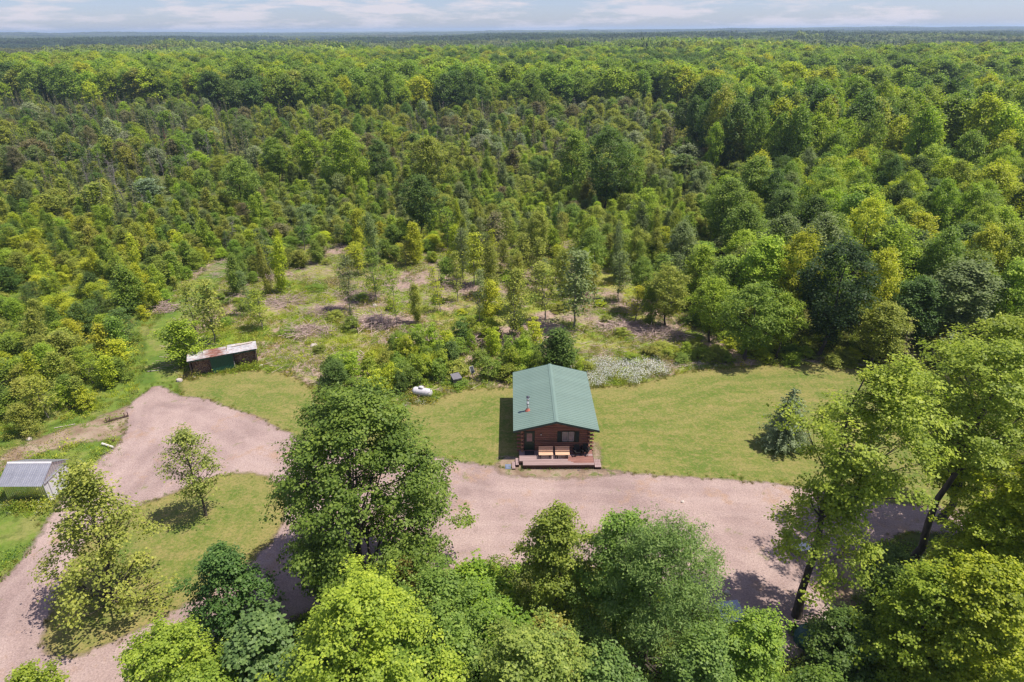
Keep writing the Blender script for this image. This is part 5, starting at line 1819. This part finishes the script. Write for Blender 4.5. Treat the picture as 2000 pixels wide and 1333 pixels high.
def stand(P):
    """How ridge-maple-like the wood is at P (0 swampy mixed, 1 bright maple)."""
    d = np.hypot(P[:, 0], P[:, 1])
    n = fnoise(P[:, 0] + 300, P[:, 1] * 1.5 + 80, 150) - .5
    u = P[:, 0] / (P[:, 1] + 1)
    v = sstep(285, 325, d + n * 150 - 240 * np.clip(-u - .22, 0, .8) + 60 * np.clip(u, 0, 1)) * (1 - sstep(560, 700, d + n * 260))
    v = np.maximum(v, sstep(.22, .34, u + n * .2) * sstep(150, 185, d + n * 60) * (1 - sstep(240, 268, d + n * 60)))
    v = np.maximum(v, sstep(.52, .60, fnoise(P[:, 0] - 900, P[:, 1] * 1.6, 300)) * sstep(620, 760, d) * (1 - sstep(1000, 1700, d)))
    return np.clip(v, 0, 1)


def pick_colour(P, pal, g, size=55, jit=1.1):
    """Neighbouring crowns are of similar kinds: palette index drifts over the land."""
    q = (vnoise(P[:, 0] + 50, P[:, 1] * 1.4, size) * 1.5 - .25) * len(pal) + g.normal(0, jit, len(P))
    return np.asarray(pal)[np.clip(q, 0, len(pal) - 1).astype(int)]


def wood_mass(name, P, g, lib0):
    s = stand(P) + g.normal(0, .14, len(P))
    dist = np.hypot(P[:, 0], P[:, 1])
    mp = s > .5
    keep = ~(mp & (g.random(len(P)) < np.where(dist > 285, .58, .22)))
    P, mp, dist = P[keep], mp[keep], dist[keep]
    n = len(P)
    u = g.random(n)
    idx = np.zeros(n, int); col = np.zeros((n, 3)); h = np.zeros(n); w = np.ones(n)
    k = mp.sum()
    idx[mp] = g.integers(0, 3, k); h[mp] = g.uniform(.82, 1.42, k); w[mp] = h[mp] * g.uniform(.95, 1.45, k) * np.where(dist[mp] > 285, 1.05, .66)
    col[mp] = pick_colour(P[mp], [MID, BRI, MID, BRI, YEL, BRI, OLV, MID, DRK], g, 40, 1.6)
    mix = ~mp
    left = np.clip(.5 - P[:, 0] / (P[:, 1] + 1) * 1.2, 0, 1)
    a = mix & (u < .12 + .20 * left); idx[a] = 3 + g.integers(0, 2, a.sum()); h[a] = g.uniform(.45, .85, a.sum()); w[a] = h[a] * .95; col[a] = CON
    b = mix & ~a & (u < .24 + .34 * left); idx[b] = 5; h[b] = g.uniform(.55, 1.0, b.sum()); w[b] = h[b] * 1.05; col[b] = np.array([TAM, BRN])[g.integers(0, 2, b.sum())]
    c = mix & ~a & ~b & (u < .33 + .46 * left); idx[c] = 6; h[c] = g.uniform(.55, .95, c.sum()); w[c] = h[c]; col[c] = BRN
    d = mix & ~a & ~b & ~c; y_ = d & (g.random(n) < .55); d = d & ~y_
    idx[d] = g.integers(0, 3, d.sum()); h[d] = g.uniform(.36, .66, d.sum()); w[d] = h[d] * g.uniform(1.15, 1.6, d.sum())
    idx[y_] = 7 + g.integers(0, 2, y_.sum()); h[y_] = g.uniform(.6, 1.2, y_.sum()); w[y_] = h[y_] * g.uniform(1.2, 1.7, y_.sum())
    sl_ = y_ & (g.random(n) < .45)
    idx[sl_] = 9 + g.integers(0, 3, sl_.sum()); h[sl_] = g.uniform(.6, 1.25, sl_.sum()); w[sl_] = h[sl_] * g.uniform(.95, 1.5, sl_.sum())
    dy = d | y_
    col[dy] = pick_colour(P[dy], [OLV, MID, GRY, OLV, BRN, MID, SLV, DRK, OLV], g, 30, 2.4)
    rd = (g.random(n) < .0025) & mix; col[rd] = RED
    near = sstep(120, 270, dist)
    h = np.where(mix, h * (.62 + .38 * near), h)
    z = height(P[:, 0], P[:, 1])
    return mass(name, np.column_stack([P, z]), np.column_stack([w, w, h]), g.uniform(0, 6.28, n), idx + lib0, tcols(col, g, .12), C_wood)


P = grid_points(4.2, 60, 720, g)
d = np.hypot(P[:, 0], P[:, 1])
keep = ~inside(P, PG_clear) & ~yard_mask(P, 2.5) & clear_of(P, .72, 1.5) & ~inside(P, Z_belt) & ~inside(P, Z_thicket) & ~inside(P, Z_back) & ~(inside(P, Z_bog) & (g.random(len(P)) < .97))
P = P[keep]
# the wood goes on behind the viewpoint, below the picture's lower edge
Pb = np.column_stack([g.uniform(-60, 60, 330), g.uniform(-34, 11, 330)])
P = np.concatenate([P, Pb])
wood_mass('woods', P, g, 0)
# young growth filling the thicket, the back of the clearing and the gaps under the trees
P = grid_points(2.6, 56, 250, g)
dd = np.hypot(P[:, 0], P[:, 1])
P = np.concatenate([P, grid_points(2.6, 270, 360, g)[:]])
dd = np.hypot(P[:, 0], P[:, 1])
bog_ = inside(P, Z_bog)
inz = (inside(P, Z_thicket) | inside(P, Z_back) | (dd > 100)) & ((dd < 262) | bog_)
keep = ~inside(P, PG_clear) & ~yard_mask(P, 1.2) & clear_of(P, .5, .5) & inz & (g.random(len(P)) < np.where(dd > 150, .45, .8))
P = P[keep]; n = len(P)
zone_l = inside(P, Z_thicket)
pl = np.array([YEL, OLV, BRI, YEL, OLV, MID]); pb_ = np.array([MID, OLV, BRI, BRI, GRY, OLV])
col = np.where(zone_l[:, None], pl[g.integers(0, 6, n)], pb_[g.integers(0, 6, n)])
h = g.uniform(.22, .58, n)
bog_ = inside(P, Z_bog)
h[bog_] *= .4; col[bog_] = (.165, .20, .065)
mass('undergrowth', np.column_stack([P, height(P[:, 0], P[:, 1])]), np.column_stack([h * 1.45, h * 1.45, h * g.uniform(.8, 1.4, n)]), g.uniform(0, 6.28, n), np.where(g.random(n) < .5, 7 + g.integers(0, 2, n), 9 + g.integers(0, 3, n)), tcols(col, g), C_wood)

# weeds, ferns and tufts
WD = [np_mesh('w', *weed(600 + k, [.5, .7, .35, .9][k], [.55, .5, .7, .45][k], [70, 60, 80, 60][k], [.14, .13, .12, .14][k])[:2], [M_leaf_i], tint=np.clip(np.random.default_rng(k).normal(.5, .2, [70, 60, 80, 60][k]), 0, 1)) for k in range(4)]
for k in range(2):
    v, f, t = blades(620 + k, .4, .16, 46, .014)
    WD.append(np_mesh('g', v, f, [M_leaf_i], tint=t))
C_weed = collection('weed_kinds', WD)
P = grid_points(.55, 40, 124, g)
P = P[(g.random(len(P)) < .85)]
dl = look(S_lawn, P); dg = look(S_gravel, P); dt = look(S_track, P); dc = inside(P, PG_clear); di = look(S_isle, P); dd_ = look(S_dirt, P)
base = (dl < .1) & (dg < -.1) & (dt < .2) & (di < .3) & (look(S_cabin, P) < 0)
patch = fnoise(P[:, 0] + 9, P[:, 1] * 1.3, 7)
keep = base & np.where(dc, patch + g.normal(0, .08, len(P)) < .61, g.random(len(P)) < .55) & ~((dd_ > 0) & (g.random(len(P)) < .8)) & clear_of(P, .1, 0)
P = P[keep]
foot = []
for cx_f, cy_f, rx, ry, nn in ((tk.location.x, tk.location.y - .7, 1.5, .35, 26), (tk.location.x - 1.4, tk.location.y, .6, .8, 18), (bx.location.x, bx.location.y - .8, .9, .25, 10), (bx.location.x - .9, bx.location.y, .4, .7, 12),
                              (shed.location.x, GY0 - .35, 1.8, .3, 36), (shed.location.x + .8, GY0 - .8, 1.3, .4, 20)):
    foot.append(np.column_stack([cx_f + g.uniform(-1, 1, nn) * rx, cy_f + g.uniform(-1, 1, nn) * ry]))
ca, sa = math.cos(wyaw), math.sin(wyaw)
for lo_, hi_, nn in ((-.6, .5, 10), (4.5, WL + .8, 60), (2.0, 4.5, 16)):
    lx = g.uniform(lo_, hi_, nn); ly = g.uniform(-.75, -.1, nn)
    foot.append(np.column_stack([pL.x + lx * ca - ly * sa, pL.y + lx * sa + ly * ca]))
P = np.concatenate([P] + foot); n = len(P)
pal = np.array([YEL, OLV, BRI, (.33, .31, .05), MID, (.30, .27, .09)])
k_ = np.clip((vnoise(P[:, 0], P[:, 1], 5) * 6 + g.normal(0, .9, n)).astype(int), 0, 5)
s = g.uniform(.55, 1.45, n)
mass('meadow_weeds', np.column_stack([P, np.zeros(n)]), np.column_stack([s, s, s * g.uniform(.6, 1.1, n)]), g.uniform(0, 6.28, n), g.integers(0, 6, n), tcols(pal[k_], g, .2), C_weed)
# grass fringe along gravel, island and lawn edges
P = grid_points(.30, 27, 70, g)
dl = look(S_lawn, P); dg = look(S_gravel, P); di = look(S_isle, P)
edge = (np.abs(dg + .1) < .45) & (di < .5) & (g.random(len(P)) < .28) & (dg < .25)
edge |= (np.abs(di) < .4) & (g.random(len(P)) < .22)
edge |= (np.abs(dl) < .5) & (dg < -.2) & (g.random(len(P)) < .5)
edge &= look(S_cabin, P) < 0
P = P[edge]; n = len(P)
pal = np.array([OLV, (.22, .21, .05), (.24, .20, .09), MID])
s = g.uniform(.3, .75, n)
mass('edge_grass', np.column_stack([P, np.full(n, .01)]), np.column_stack([s, s, s * .8]), g.uniform(0, 6.28, n), 4 + g.integers(0, 2, n), tcols(pal[g.integers(0, 4, n)], g, .2), C_weed)
# ferns and weeds under the foreground trees
P = grid_points(.8, 18, 36, g)
keep = (look(S_gravel, P) < -.3) & (look(S_isle, P) < -.5)
P = P[keep]; n = len(P)
pal = np.array([MID, DRK, OLV, BRI])
s = g.uniform(.8, 1.9, n)
mass('forest_undergrowth', np.column_stack([P, np.zeros(n)]), np.column_stack([s, s, s]), g.uniform(0, 6.28, n), g.integers(0, 4, n), tcols(pal[g.integers(0, 4, n)], g, .2), C_weed)

# white daisies behind the cabin and near the metal shed
PET = leaf_mat('petal', True, .2, .12)
def daisy(seed, n):
    g_ = np.random.default_rng(seed)
    b = np.stack([g_.normal(0, .26, n), g_.normal(0, .26, n), g_.uniform(.48, .85, n)], 1)
    v, f = leaves(b, unit(np.array([.15, -.1, 1.]) + g_.normal(0, .22, (n, 3))), .072, g_, 1.0, .03)
    sv, sf, st = blades(seed, .5, .25, 22, .01)
    return v, f, sv, sf
dz = []
M_stem = leaf_mat('flower_stem', False)
M_stem = surf('daisy_stem', (.26, .30, .09), (.36, .38, .13), 6, .8)
for k in range(3):
    v, f, sv, sf = daisy(640 + k, 20)
    V_ = np.concatenate([v, sv]); F_ = np.concatenate([f, sf + len(v)])
    dz.append(np_mesh('daisy', V_, F_, [PET, M_stem], np.concatenate([np.zeros(len(f), int), np.ones(len(sf), int)]), np.full(len(F_), .5)))
C_dz = collection('daisy_kinds', dz)
PG_daisy = smooth_poly(poly([(1120, 712), (1160, 704), (1220, 712), (1300, 714), (1305, 735), (1255, 748), (1160, 756), (1140, 752), (1120, 740)]), 2)
P = grid_points(.30, 40, 75, g)
P1 = P[(sdist(P, PG_daisy) + (fnoise(P[:, 0], P[:, 1], 2.0) - .5) * 4.0 > .25) & (g.random(len(P)) < .78)]
sp = poly([(0, 995), (70, 985), (110, 985), (75, 1040), (0, 1110)]); sp2 = poly([(140, 900), (235, 872), (240, 905), (170, 935)])
sp3 = poly([(780, 790), (860, 780), (850, 800), (790, 805)]); sp4 = poly([(1290, 715), (1400, 700), (1420, 716), (1310, 735)])
P2 = P[(inside(P, sp) | inside(P, sp2) | inside(P, sp3) | inside(P, sp4)) & (g.random(len(P)) < .10)]
P = np.concatenate([P1, P2]); n = len(P)
s = g.uniform(.75, 1.15, n); s[len(P1):] *= .6
mass('white_daisies', np.column_stack([P, np.zeros(n)]), np.column_stack([s, s, s]), g.uniform(0, 6.28, n), g.integers(0, 3, n), tcols(np.tile((.82, .76, .62), (n, 1)), g, .08), C_dz)

# ------------------------------------------------------------------ canopy to the horizon: patches of many small crowns
def canopy_patch(seed, size, n, hh, rr, nl, leaf, con=.2):
    g_ = np.random.default_rng(seed)
    V, N, T, Lz = [], [], [], []
    for k in range(n):
        x, y = g_.uniform(-size / 2, size / 2, 2)
        tt = g_.normal(.5, .2)
        if g_.random() < con:
            H_ = hh * g_.uniform(.7, 1.05); r_ = rr * .5
            t = g_.random(nl); a = g_.uniform(0, 6.28, nl)
            C = np.stack([x + np.cos(a) * r_ * (1 - t), y + np.sin(a) * r_ * (1 - t), H_ * (.25 + .8 * t)], 1); tt -= .35
            nn = np.stack([np.cos(a), np.sin(a), np.full(nl, .7)], 1)
        else:
            H_ = hh * g_.uniform(.7, 1.1); r_ = rr * g_.uniform(.7, 1.25)
            nn = g_.normal(size=(nl, 3)); nn[:, 2] = np.abs(nn[:, 2]) * .9 - .25; nn = unit(nn)
            C = np.array([x, y, H_ - r_]) + nn * r_ * np.array([1, 1, 1.15]) * g_.uniform(.75, 1.05, (nl, 1))
        V.append(C); N.append(unit(nn + np.array([0, 0, .35]) + g_.normal(0, .35, (nl, 3)))); T.append(np.clip(tt + g_.normal(0, .1, nl), 0, 1))
    C = np.concatenate(V); N = np.concatenate(N)
    v, f = leaves(C, N, leaf, g_, .9, .15)
    return v, f, np.concatenate(T)


fl = []
for k in range(5):
    v, f, t = canopy_patch(700 + k, 46, 40, 16, 4.6, 52, 2.0, [.1, .1, .25, .5, .7][k])
    fl.append(np_mesh('patch', v, f, [M_leaf_i], tint=t))
C_far = collection('canopy_kinds', fl)
P = grid_points(37, 660, 6800, g, .45, 1.22)
d = np.hypot(P[:, 0], P[:, 1]); n = len(P)
s = stand(P) + g.normal(0, .15, n)
bog = sstep(.56, .62, fnoise(P[:, 0] + 1700, P[:, 1] * .6 + 250, 700)) * (d > 900)
idx = np.where(s > .5, g.integers(0, 3, n), 2 + g.integers(0, 3, n))
col = np.where((s > .5)[:, None], pick_colour(P, [MID, BRI, MID, OLV, DRK], g, 160, .9), pick_colour(P, [(.205, .235, .085), (.165, .215, .07), (.20, .21, .10), (.13, .18, .06), (.18, .225, .095), CON], g, 240, 1.0))
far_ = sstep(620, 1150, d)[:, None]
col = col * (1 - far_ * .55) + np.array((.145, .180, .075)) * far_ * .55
dark = sstep(.55, .62, fnoise(P[:, 0] * .35 - 400, P[:, 1] - 2200, 900)) * (d > 1700)  # cloud-shadow bands put into the canopy colour, as belts of dark conifers
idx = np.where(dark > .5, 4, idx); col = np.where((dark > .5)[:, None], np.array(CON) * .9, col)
hs = np.where(s > .5, g.uniform(1.0, 1.3, n), g.uniform(.55, .9, n)) * (1 - .55 * (bog > .5))
col = np.where((bog > .5)[:, None] & (dark < .5)[:, None], np.array((.16, .17, .065)), col)
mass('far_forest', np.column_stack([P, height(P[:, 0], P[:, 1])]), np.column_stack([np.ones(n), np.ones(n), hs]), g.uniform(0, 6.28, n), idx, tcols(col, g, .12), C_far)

# ------------------------------------------------------------------ summer haze over the whole land
hz_m = bpy.data.materials.new('haze_air'); hz_m.use_nodes = True
nt = hz_m.node_tree; nt.nodes.clear()
ho = nt.nodes.new('ShaderNodeOutputMaterial'); hv = nt.nodes.new('ShaderNodeVolumePrincipled')
hv.inputs['Color'].default_value = (.52, .68, .98, 1)
hv.inputs['Density'].default_value = 1.35e-4
hv.inputs['Anisotropy'].default_value = .2
nt.links.new(hv.outputs[0], ho.inputs['Volume'])
top = max(CAM_H + 4, float(gz.max()) + 24)
ob = MB().box(-17500, 17500, -120, 14100, float(gz.min()) - 1.5, top).build('haze', hz_m)
prop(ob, kind='stuff')
